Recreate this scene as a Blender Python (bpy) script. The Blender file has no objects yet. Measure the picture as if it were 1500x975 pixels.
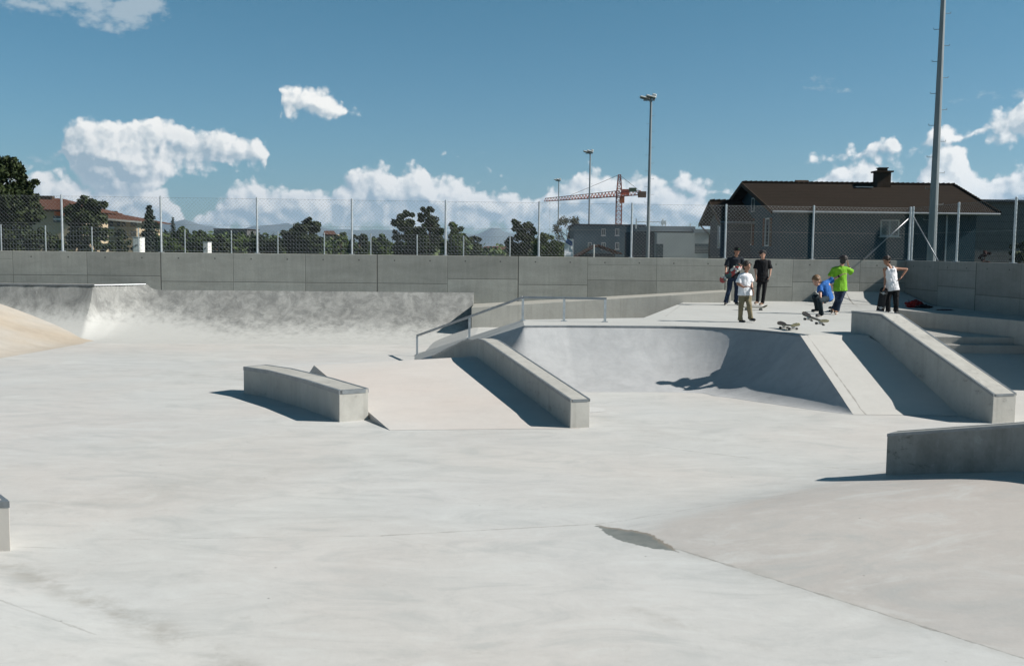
import bpy, bmesh, math, random
from mathutils import Vector, Matrix, noise
from mathutils.geometry import tessellate_polygon
random.seed(7)
R = math.radians
scn = bpy.context.scene
COL = scn.collection
H = 2.85                                   # eye height above the skate floor
F = 1458.0
TH = math.atan(122.5/F); RO = R(0.65)
cf = Vector((0, math.cos(TH), -math.sin(TH)))
r0 = Vector((1, 0, 0)); u0 = Vector((0, math.sin(TH), math.cos(TH)))
cr = r0*math.cos(RO)+u0*math.sin(RO); cu = u0*math.cos(RO)-r0*math.sin(RO)
CAM = Vector((0, 0, H))
def ray(px, py): return cf+cr*((px-750)/F)+cu*((487.5-py)/F)
def G(px, py, z=0.0):
    d = ray(px, py); t = (z-H)/d.z; return CAM+d*t
def V(px, py, Y):
    d = ray(px, py); return CAM+d*(Y/d.y)

# ------------------------------------------------------------------ camera
cd = bpy.data.cameras.new('camera'); cam = bpy.data.objects.new('camera', cd); COL.objects.link(cam)
cd.sensor_width = 36; cd.lens = 36*F/1500; cd.clip_start = 0.1; cd.clip_end = 40000
m = Matrix((cr, cu, -cf)).transposed().to_4x4(); m.translation = CAM; cam.matrix_world = m
scn.camera = cam

# ------------------------------------------------------------------ node helpers
class NT:
    def __init__(s, t): s.t = t; s.n = t.nodes; s.l = t.links
    def new(s, typ, **k):
        n = s.n.new(typ)
        for a, b in k.items(): setattr(n, a, b)
        return n
    def put(s, sock, v):
        if v is None: return
        if isinstance(v, bpy.types.NodeSocket): s.l.new(v, sock)
        else:
            if isinstance(v, (tuple, list)) and len(v) == 3 and sock.type == 'RGBA': v = (*v, 1)
            sock.default_value = v
    def m(s, op, a, b=None, c=None, clamp=False):
        n = s.new('ShaderNodeMath', operation=op, use_clamp=clamp)
        s.put(n.inputs[0], a); s.put(n.inputs[1], b); s.put(n.inputs[2], c); return n.outputs[0]
    def mix(s, f, a, b, mode='MIX'):
        n = s.new('ShaderNodeMix', data_type='RGBA', blend_type=mode)
        s.put(n.inputs[0], f); s.put(n.inputs[6], a); s.put(n.inputs[7], b); return n.outputs[2]
    def rng(s, v, a, b, c=0.0, d=1.0, smooth=False):
        n = s.new('ShaderNodeMapRange'); n.clamp = True
        if smooth: n.interpolation_type = 'SMOOTHSTEP'
        s.put(n.inputs[0], v); s.put(n.inputs[1], a); s.put(n.inputs[2], b); s.put(n.inputs[3], c); s.put(n.inputs[4], d)
        return n.outputs[0]
    def noise(s, vec, scale, detail=4, rough=.55, dist=0.0, color=False):
        n = s.new('ShaderNodeTexNoise'); s.put(n.inputs['Vector'], vec); s.put(n.inputs['Scale'], scale)
        n.inputs['Detail'].default_value = detail; n.inputs['Roughness'].default_value = rough; n.inputs['Distortion'].default_value = dist
        return n.outputs[1] if color else n.outputs[0]
    def vor(s, vec, scale, feature='F1', sm=None):
        n = s.new('ShaderNodeTexVoronoi', feature=feature); s.put(n.inputs['Vector'], vec); s.put(n.inputs['Scale'], scale)
        if sm is not None: n.inputs['Smoothness'].default_value = sm
        return n.outputs['Distance']
    def xyz(s, vec):
        n = s.new('ShaderNodeSeparateXYZ'); s.put(n.inputs[0], vec); return n.outputs
    def comb(s, x, y, z):
        n = s.new('ShaderNodeCombineXYZ'); s.put(n.inputs[0], x); s.put(n.inputs[1], y); s.put(n.inputs[2], z); return n.outputs[0]
    def vscale(s, vec, sc):
        n = s.new('ShaderNodeMapping'); s.put(n.inputs[0], vec); n.inputs['Scale'].default_value = sc; return n.outputs[0]

def mat(name):
    mt = bpy.data.materials.new(name); mt.use_nodes = True
    t = NT(mt.node_tree); b = t.n['Principled BSDF']
    return mt, t, b
def bump(t, b, h, strength=.3, dist=.02):
    n = t.new('ShaderNodeBump'); n.inputs['Strength'].default_value = strength; n.inputs['Distance'].default_value = dist
    t.put(n.inputs['Height'], h); t.l.new(n.outputs[0], b.inputs['Normal'])
def pos(t):
    return t.new('ShaderNodeNewGeometry').outputs['Position']

def flat(name, col, rough=.6, metal=0.0, var=.12, scale=6.0):
    mt, t, b = mat(name)
    p = pos(t)
    n = t.noise(p, scale, 4)
    k = t.rng(n, .25, .75, 1-var, 1+var)
    b.inputs['Base Color'].default_value = (*col, 1)
    c = t.mix(1.0, (*col, 1), t.comb(k, k, k), 'MULTIPLY')
    t.put(b.inputs['Base Color'], c)
    b.inputs['Roughness'].default_value = rough; b.inputs['Metallic'].default_value = metal
    if rough > .75: b.inputs['Specular IOR Level'].default_value = .1
    return mt

def segdist(t, P, a, b):
    """distance in the XY plane from point P (separated xyz) to segment a-b"""
    ax, ay = a[0], a[1]; dx, dy = b[0]-ax, b[1]-ay; L2 = dx*dx+dy*dy
    px = t.m('SUBTRACT', P[0], ax); py = t.m('SUBTRACT', P[1], ay)
    k = t.m('DIVIDE', t.m('ADD', t.m('MULTIPLY', px, dx), t.m('MULTIPLY', py, dy)), L2, clamp=True)
    ex = t.m('SUBTRACT', px, t.m('MULTIPLY', k, dx)); ey = t.m('SUBTRACT', py, t.m('MULTIPLY', k, dy))
    return t.m('SQRT', t.m('ADD', t.m('MULTIPLY', ex, ex), t.m('MULTIPLY', ey, ey)))

def concrete(name, col, var=.10, mott=0.0, blotch=(.62, .6, .56), joints=(), warm=None, streak=False, rough=.75, fine=1.0, soft=(), dust_sunlit=None, zone=None, scuff=0, wet=None):
    """cast or trowelled concrete: cloudy tone, trowel swirls, specks, optional joints"""
    mt, t, b = mat(name); p = pos(t)
    n1 = t.noise(p, .35, 5, .6, .6)
    n2 = t.noise(t.vscale(p, (1, 2.2, 1)), 1.7, 6, .62, .8)
    n3 = t.noise(p, 14, 5, .6)
    k = t.m('ADD', t.m('MULTIPLY', t.rng(n1, .3, .7), .5), t.m('ADD', t.m('MULTIPLY', t.rng(n2, .3, .7), .35), t.m('MULTIPLY', t.rng(n3, .3, .7), .15)))
    k = t.rng(k, .15, .85, 1-var, 1+var)
    c = t.mix(1.0, (*col, 1), t.comb(k, k, k), 'MULTIPLY')
    if warm:
        w = t.noise(p, .22, 3, .5, .4)
        c = t.mix(t.rng(w, .42, .62, 0, .9), c, t.mix(1.0, c, (*warm, 1), 'MULTIPLY'))
    if mott:
        v = t.noise(t.vscale(p, (1, 1, .55)), 2.4, 9, .72, .5)
        c = t.mix(t.rng(v, .40, .60, mott, 0), c, t.mix(1.0, c, (*blotch, 1), 'MULTIPLY'))
        v2 = t.noise(t.vscale(p, (2.2, 2.2, 1.0)), 5, 8, .75, 1.0)
        c = t.mix(t.rng(v2, .58, .70, 0, mott*.6), c, (.5, .51, .5, 1))
    if streak:
        v = t.noise(t.vscale(p, (5, 5, .25)), 1.6, 6, .6)
        c = t.mix(t.rng(v, .52, .72, 0, .35), c, t.mix(1.0, c, (.6, .6, .58, 1), 'MULTIPLY'))
    if dust_sunlit:
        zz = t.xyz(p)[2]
        xx = t.xyz(p)[0]; zz = t.m('SUBTRACT', zz, t.rng(xx, -8.8, -11.6, 0, .42))  # besides dust, brightness of the sunlit corner face put into the colour
        dn = t.m('ADD', zz, t.m('MULTIPLY', t.m('SUBTRACT', t.noise(t.vscale(p, (2.2, 2.2, .8)), 1.9, 9, .74), .5), dust_sunlit[1]))
        c = t.mix(t.rng(dn, dust_sunlit[0], -.05, 0, .9, True), c, (.47, .475, .46, 1))
    if zone:
        P0_ = t.xyz(p)
        def pl(a, b_, sg):
            dx, dy = b_[0]-a[0], b_[1]-a[1]; L_ = math.hypot(dx, dy)
            return t.m('ADD', t.m('MULTIPLY', P0_[0], -sg*dy/L_), t.m('ADD', t.m('MULTIPLY', P0_[1], sg*dx/L_), sg*(dy*a[0]-dx*a[1])/L_))
        wv = t.m('MULTIPLY', t.m('SUBTRACT', t.noise(p, .9, 5, .6), .5), .8)
        z1 = t.rng(pl(zone[0], zone[1], 1), -.01, .02); z2 = t.rng(t.m('ADD', pl(zone[0], zone[2], -1), wv), .35, .75, 0, 1, True)
        mk = t.m('MULTIPLY', z1, z2)
        c = t.mix(mk, c, t.mix(1.0, c, (.94, .892, .868, 1), 'MULTIPLY'))
        # long trowel sweeps
        sw = t.noise(t.vscale(p, (.75, 1.5, 1)), 1.1, 9, .68, 1.3)
        c = t.mix(t.rng(sw, .50, .66, 0, .6), c, (.375, .385, .375, 1)); c = t.mix(t.rng(sw, .46, .32, 0, .55), c, (.53, .54, .525, 1))
        sw2 = t.noise(t.vscale(p, (1.5, 2.4, 1)), 1.9, 9, .72, .8)
        c = t.mix(t.rng(sw2, .60, .72, 0, .35), c, (.33, .325, .30, 1))
        for (sc_, off_, thr, st_) in ((.9, 0.0, .03, .10), (.35, 31.0, .010, .16)):
            pv_ = t.new('ShaderNodeVectorMath', operation='ADD'); t.put(pv_.inputs[0], p); pv_.inputs[1].default_value = (off_, off_*.7, 0)
            wn_ = t.noise(pv_.outputs[0], sc_, 3, .5, 1.8); ln_ = t.m('ABSOLUTE', t.m('SUBTRACT', wn_, .5))
            mk2 = t.rng(t.noise(pv_.outputs[0], sc_*.8, 5, .7), .56, .66)
            c = t.mix(t.m('MULTIPLY', t.rng(ln_, thr*.15, thr*.6, st_, 0), mk2), c, (.24, .235, .215, 1))
        fine_ = t.noise(p, 26, 6, .75); c = t.mix(t.rng(fine_, .60, .72, 0, .35), c, (.33, .33, .31, 1)); c = t.mix(t.rng(fine_, .40, .30, 0, .3), c, (.56, .565, .55, 1))
        bl_ = t.noise(p, .16, 3, .5); c = t.mix(t.rng(bl_, .45, .6, 0, .35), c, t.mix(1.0, c, (.955, .985, 1.03, 1), 'MULTIPLY'))
    # small pock marks
    pv = t.vor(p, 2.6); pm = t.rng(pv, .014, .036, .65, 0)
    c = t.mix(pm, c, (.08, .075, .065, 1))
    P = t.xyz(p)
    wob = t.m('MULTIPLY', t.m('SUBTRACT', t.noise(p, 3, 6, .75), .5), .085)
    for (a, bb, w, s) in joints:
        d = t.m('ADD', segdist(t, P, a, bb), wob)
        brk = t.rng(t.noise(p, 1.3, 3), .3, .6, .45, 1.0)
        c = t.mix(t.m('MULTIPLY', t.rng(t.m('ABSOLUTE', d), w*.4, w, s, 0), brk), c, (.13, .12, .10, 1))
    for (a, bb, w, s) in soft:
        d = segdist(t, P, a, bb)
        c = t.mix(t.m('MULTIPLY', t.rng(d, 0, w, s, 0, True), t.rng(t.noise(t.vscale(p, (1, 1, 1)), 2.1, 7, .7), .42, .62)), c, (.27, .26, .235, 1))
    if scuff:
        sp_ = t.noise(t.vscale(p, (1, 1, 2.2)), 4.2, 9, .74, .6); gate = t.rng(t.noise(p, .8, 2), .45, .6)
        c = t.mix(t.m('MULTIPLY', t.rng(sp_, .56, .66, 0, scuff), gate), c, (.06, .06, .055, 1))
        sp2 = t.noise(p, 30, 5, .7); c = t.mix(t.rng(sp2, .62, .72, 0, scuff*.6), c, (.09, .088, .08, 1))
    rgh = rough
    if wet:
        a_, b_, hw = wet; dx, dy = b_[0]-a_[0], b_[1]-a_[1]; L_ = math.hypot(dx, dy); ux, uy = dx/L_, dy/L_; mx, my = (a_[0]+b_[0])/2, (a_[1]+b_[1])/2
        qx = t.m('SUBTRACT', P[0], mx); qy = t.m('SUBTRACT', P[1], my)
        u_ = t.m('DIVIDE', t.m('ADD', t.m('MULTIPLY', qx, ux), t.m('MULTIPLY', qy, uy)), L_/2); v_ = t.m('ADD', t.m('MULTIPLY', qx, -uy/hw), t.m('MULTIPLY', qy, ux/hw))
        w_ = t.m('ADD', t.m('MULTIPLY', t.m('SUBTRACT', t.noise(p, 5, 8, .7), .5), .75), t.m('MULTIPLY', t.m('SUBTRACT', t.noise(p, 22, 4, .6), .5), .35))
        d_ = t.m('ADD', t.m('SUBTRACT', t.m('SUBTRACT', 1.0, t.m('POWER', t.m('ABSOLUTE', u_), 1.6)), t.m('ABSOLUTE', v_)), w_)
        mw = t.rng(d_, .12, .20, 0, .96, True); wc = t.mix(t.rng(t.noise(p, 7, 6, .6), .35, .65), (.135, .145, .135, 1), (.185, .19, .175, 1))
        wc = t.mix(t.m('MULTIPLY', t.rng(d_, .5, .12), t.m('GREATER_THAN', v_, 0.0)), wc, (.25, .21, .165, 1))
        c = t.mix(mw, c, wc); rgh = t.rng(mw, 0, 1, rough, .45)
    t.put(b.inputs['Base Color'], c)
    t.put(b.inputs['Roughness'], rgh)
    b.inputs['Specular IOR Level'].default_value = .3
    hh = t.m('ADD', t.noise(p, 3.5, 6, .6), t.m('MULTIPLY', t.noise(p, 60, 4, .6), .12*fine))
    bump(t, b, hh, .35, .012)
    return mt

M = {}
M['galv'] = flat('galvanised_steel', (.50, .53, .55), .42, .65, .2, 9)
M['galv_d'] = flat('dull_steel', (.28, .30, .32), .45, .7, .2, 9)
M['wire'] = flat('fence_wire', (.21, .23, .24), .55, .3, .1, 3)
M['coping'] = flat('coping_steel', (.22, .24, .255), .45, .55, .2, 8)

# ------------------------------------------------------------------ object helpers
def link(name, bm, mt, parent=None, smooth=False):
    me = bpy.data.meshes.new(name)
    bmesh.ops.recalc_face_normals(bm, faces=bm.faces)
    bm.to_mesh(me); bm.free()
    if mt: me.materials.append(mt)
    if smooth:
        for p in me.polygons: p.use_smooth = True
    o = bpy.data.objects.new(name, me); COL.objects.link(o)
    if parent:
        o.parent = parent
        o.matrix_parent_inverse = Matrix.Translation(parent.location).inverted() if not parent.parent else Matrix()
    return o
def sharp(o, ang=40):
    for p in o.data.polygons: p.use_smooth = True
    o.data.set_sharp_from_angle(angle=R(ang)) if hasattr(o.data, 'set_sharp_from_angle') else None
    return o
def tag(o, label, cat, group=None, kind=None):
    if label: o['label'] = label
    if cat: o['category'] = cat
    if group: o['group'] = group
    if kind: o['kind'] = kind
    return o
def thing(name, loc, label, cat, group=None):
    o = bpy.data.objects.new(name, None); COL.objects.link(o); o.location = loc; o.empty_display_size = .2
    return tag(o, label, cat, group)
def struct(o): o['kind'] = 'structure'; return o

def box(bm, c, s, rot=None):
    """centre c, full size s"""
    vs = []
    for x in (-.5, .5):
        for y in (-.5, .5):
            for z in (-.5, .5):
                v = Vector((x*s[0], y*s[1], z*s[2]))
                if rot: v = rot @ v
                vs.append(bm.verts.new(Vector(c)+v))
    for f in ((0, 1, 3, 2), (4, 6, 7, 5), (0, 4, 5, 1), (2, 3, 7, 6), (0, 2, 6, 4), (1, 5, 7, 3)):
        bm.faces.new([vs[i] for i in f])
def bar(bm, a, b, w, h=None, up=Vector((0, 0, 1))):
    """rectangular bar from a to b"""
    a = Vector(a); b = Vector(b); h = h or w
    d = (b-a); L = d.length
    if L < 1e-6: return
    d /= L
    if abs(d.dot(up)) > .98: up = Vector((0, 1, 0))
    s = d.cross(up).normalized(); u = s.cross(d)
    rot = Matrix((s, d, u)).transposed()
    box(bm, (a+b)/2, (w, L, h), rot)
def tube(bm, a, b, ra, rb=None, n=10, cap=True):
    a = Vector(a); b = Vector(b); rb = ra if rb is None else rb
    d = (b-a).normalized(); up = Vector((0, 0, 1)) if abs(d.z) < .95 else Vector((0, 1, 0))
    s = d.cross(up).normalized(); u = s.cross(d)
    A = [bm.verts.new(a+(s*math.cos(i*2*math.pi/n)+u*math.sin(i*2*math.pi/n))*ra) for i in range(n)]
    B = [bm.verts.new(b+(s*math.cos(i*2*math.pi/n)+u*math.sin(i*2*math.pi/n))*rb) for i in range(n)]
    for i in range(n): bm.faces.new((A[i], A[(i+1) % n], B[(i+1) % n], B[i]))
    if cap: bm.faces.new(A); bm.faces.new(B[::-1])
def pipe(bm, pts, r, n=8):
    for i in range(len(pts)-1): tube(bm, pts[i], pts[i+1], r, r, n)
def prism(bm, poly, z0, ztop):
    """poly list of (x,y) ; ztop number, list, or function"""
    zt = [ztop(x, y) if callable(ztop) else (ztop[i] if isinstance(ztop, (list, tuple)) else ztop) for i, (x, y) in enumerate(poly)]
    T = [bm.verts.new((p[0], p[1], z)) for p, z in zip(poly, zt)]
    B = [bm.verts.new((p[0], p[1], z0)) for p in poly]
    n = len(poly)
    for i in range(n): bm.faces.new((B[i], B[(i+1) % n], T[(i+1) % n], T[i]))
    if n <= 4: bm.faces.new(T); bm.faces.new(B[::-1]); return
    for tr in tessellate_polygon([[Vector((p[0], p[1], 0)) for p in poly]]):
        bm.faces.new([T[k] for k in tr]); bm.faces.new([B[k] for k in tr])
def bevel(o, w=.012, seg=2):
    md = o.modifiers.new('bevel', 'BEVEL'); md.width = w; md.segments = seg; md.limit_method = 'ANGLE'; md.angle_limit = R(35); return o
def xy(p): return (p[0], p[1])

# ------------------------------------------------------------------ layout of the walls
def wallY(X): return 33.06+0.063*X           # front face of the big back wall
WX0, WX1 = -46.0, 13.35
WZ = 2.62
corner = Vector((WX1, wallY(WX1), 0))
# side wall runs from the corner towards the camera
sdir = Vector((.055, -1, 0)).normalized()
sEnd = corner+sdir*13.5

# ------------------------------------------------------------------ skate floor (one sheet with the gentle foreground banks)
def smin(a, b, k=.12):
    h = max(k-abs(a-b), 0)/k; return min(a, b)-h*h*k*.25
def linedist(p, a, b):                      # signed, positive on the left of a->b
    dx, dy = b[0]-a[0], b[1]-a[1]; L = math.hypot(dx, dy)
    return (dx*(p[1]-a[1])-dy*(p[0]-a[0]))/L
E0 = G(873, 767); E1 = G(1500, 965); E2 = G(1215, 694, .03)
BL0 = G(0, 822); BL1 = G(340, 975)
def soft(x, k=.25):                          # rounded foot of a bank
    return 0 if x <= -k else (x if x >= k else (x+k)**2/(4*k))
def floor_z(x, y):
    d1 = linedist((x, y), E0, E1)            # left side of the seam = the bank
    d2 = -linedist((x, y), E0, E2)
    z = smin(.135*soft(d1, .12), .20*soft(d2, .5))
    z = max(0, min(z, .95))
    d3 = -linedist((x, y), BL0, BL1)
    z2 = max(0, min(.15*soft(d3, .25), .6))
    return max(z, z2)
def grid(fn, x0, x1, y0, y1, st):
    bm = bmesh.new(); nx = int(round((x1-x0)/st)); ny = int(round((y1-y0)/st))
    vs = [[bm.verts.new((x0+(x1-x0)*i/nx, y0+(y1-y0)*j/ny, fn(x0+(x1-x0)*i/nx, y0+(y1-y0)*j/ny))) for j in range(ny+1)] for i in range(nx+1)]
    for i in range(nx):
        for j in range(ny):
            bm.faces.new((vs[i][j], vs[i+1][j], vs[i+1][j+1], vs[i][j+1]))
    return bm
jn = [(E0, E1, .013, .55), (G(560, 784), E0, .014, .45), (E0, G(1150, 733, .05), .012, .35), (G(1150, 733, .05), G(1330, 712, .2), .010, .25),
      (G(960, 654), G(1260, 690), .012, .45), (G(150, 790), G(560, 784), .010, .25),
      (G(30, 735), G(380, 985), .012, .3) if False else (G(0, 893), G(140, 940), .012, .35),
      (G(0, 800), G(120, 803), .01, .4)]
sf = [(G(0, 822), G(340, 975), .30, .62), (E0, E1, .16, .35), (G(930, 892), G(1120, 950), .12, .35), (G(120, 540), G(420, 560), .9, .25), (G(80, 740), G(420, 690), .9, .22), (G(620, 560), G(1000, 640), .8, .2)]  # lower-left band: stain plus the bank's slope shading put into the colour
M['floor'] = concrete('skate_floor_concrete', (.470, .473, .460), .075, joints=jn, soft=sf, warm=(1.02, .975, .955), rough=.7, zone=(E0, E1, E2), wet=(G(866, 766.5), G(1002, 811), .215))
fl = link('floor', grid(floor_z, -46, 16.6, -16, 36, .2), M['floor'], smooth=True); struct(fl)

# ------------------------------------------------------------------ outer ground at field level, with the sunken park left open
mtg, t, b = mat('grass_field'); p = pos(t)
c = t.mix(t.noise(p, .08, 5, .6), (.035, .055, .018, 1), (.075, .085, .035, 1)); t.put(b.inputs['Base Color'], c); b.inputs['Roughness'].default_value = .9
M['grass'] = mtg
GZ = 1.6
bm = bmesh.new()
xs = [-9000, -46, 0, 16, 9000]; ys = [-3000, -16, 0, 36, 12000]
def wl(x): return wallY(x)+.15
ring_o = [(-9000, -3000), (9000, -3000), (9000, 12000), (-9000, 12000)]
ring_i = [(-46, -16), (16.5, -16), (16.5, sEnd.y), (sEnd.x+.15, sEnd.y), (corner.x+.15, wl(WX1)), (-46, wl(-46))]
vo = [bm.verts.new((x, y, GZ)) for x, y in ring_o]; vi = [bm.verts.new((x, y, GZ)) for x, y in ring_i]
def tess(vs):
    for tr in tessellate_polygon([[Vector((v.co.x, v.co.y, 0)) for v in vs]]): bm.faces.new([vs[k] for k in tr])
tess([vo[0], vo[1], vi[1], vi[0]]); tess([vo[1], vo[2], vi[4], vi[3], vi[2], vi[1]]); tess([vo[2], vo[3], vi[5], vi[4]]); tess([vo[3], vo[0], vi[0], vi[5]])
vb = [bm.verts.new((x, y, -.2)) for x, y in ring_i]
for i in range(6): bm.faces.new((vi[i], vi[(i+1) % 6], vb[(i+1) % 6], vb[i]))
struct(link('ground', bm, M['grass']))

# ------------------------------------------------------------------ big retaining walls
def wallmat(name, ax, col, off, step):
    """board-cast wall: pours, joints, tie holes. ax 0 = runs along X, 1 = along Y"""
    mt, t, b = mat(name); p = pos(t); P = t.xyz(p); u = t.m('ADD', P[ax], off)
    pu = t.m('DIVIDE', u, step); cell = t.m('FLOOR', pu); fr = t.m('FRACT', pu)
    # second horizontal lift line, at one of two heights
    wn = t.new('ShaderNodeTexWhiteNoise', noise_dimensions='1D'); t.put(wn.inputs['W'], cell); rnd = wn.outputs['Value']
    zl = t.m('ADD', 1.68, t.m('MULTIPLY', t.m('ROUND', rnd), .17))
    up = t.m('GREATER_THAN', P[2], zl)
    wn2 = t.new('ShaderNodeTexWhiteNoise', noise_dimensions='2D'); t.put(wn2.inputs['Vector'], t.comb(cell, up, 3.0)); r2 = wn2.outputs['Value']
    k = t.rng(r2, 0, 1, .82, 1.1)
    n1 = t.noise(t.vscale(p, (.6, .6, 1.8)), 1.3, 7, .65, .4); n2 = t.noise(t.vscale(p, (6, 6, .5)), 1.5, 5, .6); n3 = t.noise(p, 18, 4)
    k = t.m('MULTIPLY', k, t.rng(n1, .25, .75, .82, 1.15)); k = t.m('MULTIPLY', k, t.rng(n2, .3, .7, .93, 1.06)); k = t.m('MULTIPLY', k, t.rng(n3, .3, .7, .95, 1.05))
    c = t.mix(1.0, (*col, 1), t.comb(k, k, k), 'MULTIPLY')
    # form lines
    bl = t.m('ABSOLUTE', t.m('SUBTRACT', fr, .5)); jl = t.rng(bl, .5-.013/step, .5-.004/step, 0, .55)
    ev = t.m('COMPARE', t.m('MODULO', t.m('ABSOLUTE', cell), 3.0), 1.0, .1)
    jl2 = t.m('MULTIPLY', t.rng(bl, .5-.035/step, .5-.028/step, 0, .85), t.m('MULTIPLY', ev, t.m('LESS_THAN', fr, .5)))
    hl = t.rng(t.m('ABSOLUTE', t.m('SUBTRACT', P[2], zl)), .008, .018, .5, 0)
    hl2 = t.rng(t.m('ABSOLUTE', t.m('SUBTRACT', P[2], 2.36)), .006, .014, .3, 0)
    hl2 = t.m('MULTIPLY', hl2, t.m('GREATER_THAN', rnd, .6))
    j = t.m('MAXIMUM', t.m('MAXIMUM', jl, jl2), t.m('MAXIMUM', hl, hl2))
    c = t.mix(j, c, (.055, .055, .05, 1))
    # tie holes
    hx = t.m('SUBTRACT', t.m('MULTIPLY', t.m('ABSOLUTE', t.m('SUBTRACT', t.m('FRACT', t.m('MULTIPLY', pu, 2)), .5)), step/2), 0)
    hz = t.m('SUBTRACT', P[2], 2.44)
    hd = t.m('SQRT', t.m('ADD', t.m('MULTIPLY', hx, hx), t.m('MULTIPLY', hz, hz)))
    hole = t.rng(hd, .018, .032, .8, 0)
    c = t.mix(hole, c, (.05, .05, .05, 1))
    t.put(b.inputs['Base Color'], c); b.inputs['Roughness'].default_value = .8; b.inputs['Specular IOR Level'].default_value = .25
    hh = t.m('SUBTRACT', t.m('ADD', t.noise(p, 5, 5), t.m('MULTIPLY', t.noise(p, 40, 3), .2)), t.m('MULTIPLY', j, 2))
    bump(t, b, hh, .4, .008)
    return mt
M['wallb'] = wallmat('board_cast_wall', 0, (.288, .293, .268), 2.15, 2.32)
M['walls'] = wallmat('board_cast_side_wall', 1, (.265, .268, .25), .9, 2.32)
M['walltop'] = concrete('wall_top_concrete', (.42, .42, .40), .1)
th = .28
bm = bmesh.new(); prism(bm, [(WX0, wallY(WX0)), (WX1+th, wallY(WX1+th)), (WX1+th, wallY(WX1+th)+th), (WX0, wallY(WX0)+th)], -.3, WZ)
w = link('concrete_wall', bm, M['wallb']); bevel(w, .01, 1)
tag(w, 'long grey board-cast concrete wall running across the back of the skate park under the chain-link fence', 'wall')
bm = bmesh.new(); nrm = Vector((-sdir.y, sdir.x, 0))
a = corner+sdir*.003; e = sEnd; q = [(a.x, a.y), (e.x, e.y), (e.x+th, e.y), (a.x+th, a.y)]
prism(bm, q, -.3, WZ+.003)
w = link('concrete_wall', bm, M['walls']); bevel(w, .01, 1)
tag(w, 'shaded concrete side wall at the right, coming forward from the corner behind the steps', 'wall')

# ------------------------------------------------------------------ chain-link fence on the walls
FH = 1.80
def mesh_panel(bm, a, b, z0, z1, pitch, wr, yoff=0.0):
    """diagonal wires between a and b (plan points)"""
    a = Vector((a[0], a[1], 0)); b = Vector((b[0], b[1], 0)); d = b-a; L = d.length; d /= L; n = Vector((-d.y, d.x, 0))
    h = z1-z0
    for sgn in (1, -1):
        s = -h
        while s < L:
            lo, hi = s, s+h
            t0 = max(0, -lo); t1 = min(h, L-lo)
            if t1 > t0+.02:
                p0 = a+d*(lo+t0)+Vector((0, 0, z0+t0 if sgn > 0 else z1-t0)); p1 = a+d*(lo+t1)+Vector((0, 0, z0+t1 if sgn > 0 else z1-t1))
                o = n*(wr*sgn)
                dv = (p1-p0).normalized(); s1 = dv.cross(n).normalized()*wr
                tri = [s1, -s1*.5+n*wr*.87, -s1*.5-n*wr*.87]
                A = [bm.verts.new(p0+o+q) for q in tri]; B = [bm.verts.new(p1+o+q) for q in tri]
                for i in range(3): bm.faces.new((A[i], A[(i+1) % 3], B[(i+1) % 3], B[i]))
            s += pitch*1.414
def fence(label, posts, z0, h, pitch, wr, pr, braces=(), cat='fence'):
    root = thing('chain_link_fence', (posts[0][0], posts[0][1], z0), label, cat)
    bm = bmesh.new()
    for i in range(len(posts)-1): mesh_panel(bm, posts[i], posts[i+1], z0+.05, z0+h-.03, pitch, wr)
    link('wire_mesh', bm, M['wire'], root)
    bm = bmesh.new()
    for zz in (z0+.05, z0+h*.5, z0+h-.03):
        for i in range(len(posts)-1): tube(bm, (*posts[i], zz), (*posts[i+1], zz), wr*1.5, n=5)
    link('tension_wire', bm, M['wire'], root)
    for (x, y) in posts:
        bm = bmesh.new(); tube(bm, (x, y, z0-.005), (x, y, z0+h), pr, n=12); tube(bm, (x, y, z0+h), (x, y, z0+h+.02), pr*1.05, pr*.5, n=12)
        box(bm, (x, y, z0+.008), (pr*4.5, pr*4.5, .014))
        pp = link('post', bm, M['galv'], root, True); sharp(pp)
    for (p0, p1) in braces:
        bm = bmesh.new(); tube(bm, p0, p1, pr*.6, n=8); link('brace', bm, M['galv_d'], root, True)
    return root
px_posts = [-200, -54, 92, 236.5, 377, 515.5, 652.5, 789, 924.5, 1062, 1190]
bp = []
for px in px_posts:
    X = 0
    for _ in range(20):
        Y = wallY(X)+th*.5; X = V(px, 370, Y).x
    bp.append((X, Y))
bp = [(bp[0][0]-3.1*k, wallY(bp[0][0]-3.1*k)+th*.5) for k in range(6, 0, -1)]+bp
cpost = (corner.x+th*.5, wallY(WX1)+th*.5)
bp.append(cpost)
fence('tall chain-link fence with galvanised posts standing on the long back wall', bp, WZ, FH, .085, .0022, .034,
      [((cpost[0]-.03, cpost[1], WZ+1.45), (cpost[0]-1.55, cpost[1]-.10, WZ+.02))])
sp = [(cpost[0]+.02, cpost[1]-.06)]
for k in (1, 2, 3, 4, 4.25):
    q = corner+sdir*(3.15*k); sp.append((q.x+th*.5, q.y))
sp[0] = (sp[0][0], sp[0][1]-.12)
fence('chain-link fence on the shaded side wall, coming forward at the right edge', sp, WZ+.003, FH, .085, .0022, .034,
      [((sp[0][0]+.03, sp[0][1], WZ+1.45), (sp[0][0]+.10, sp[0][1]-1.9, WZ+.02))])

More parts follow.
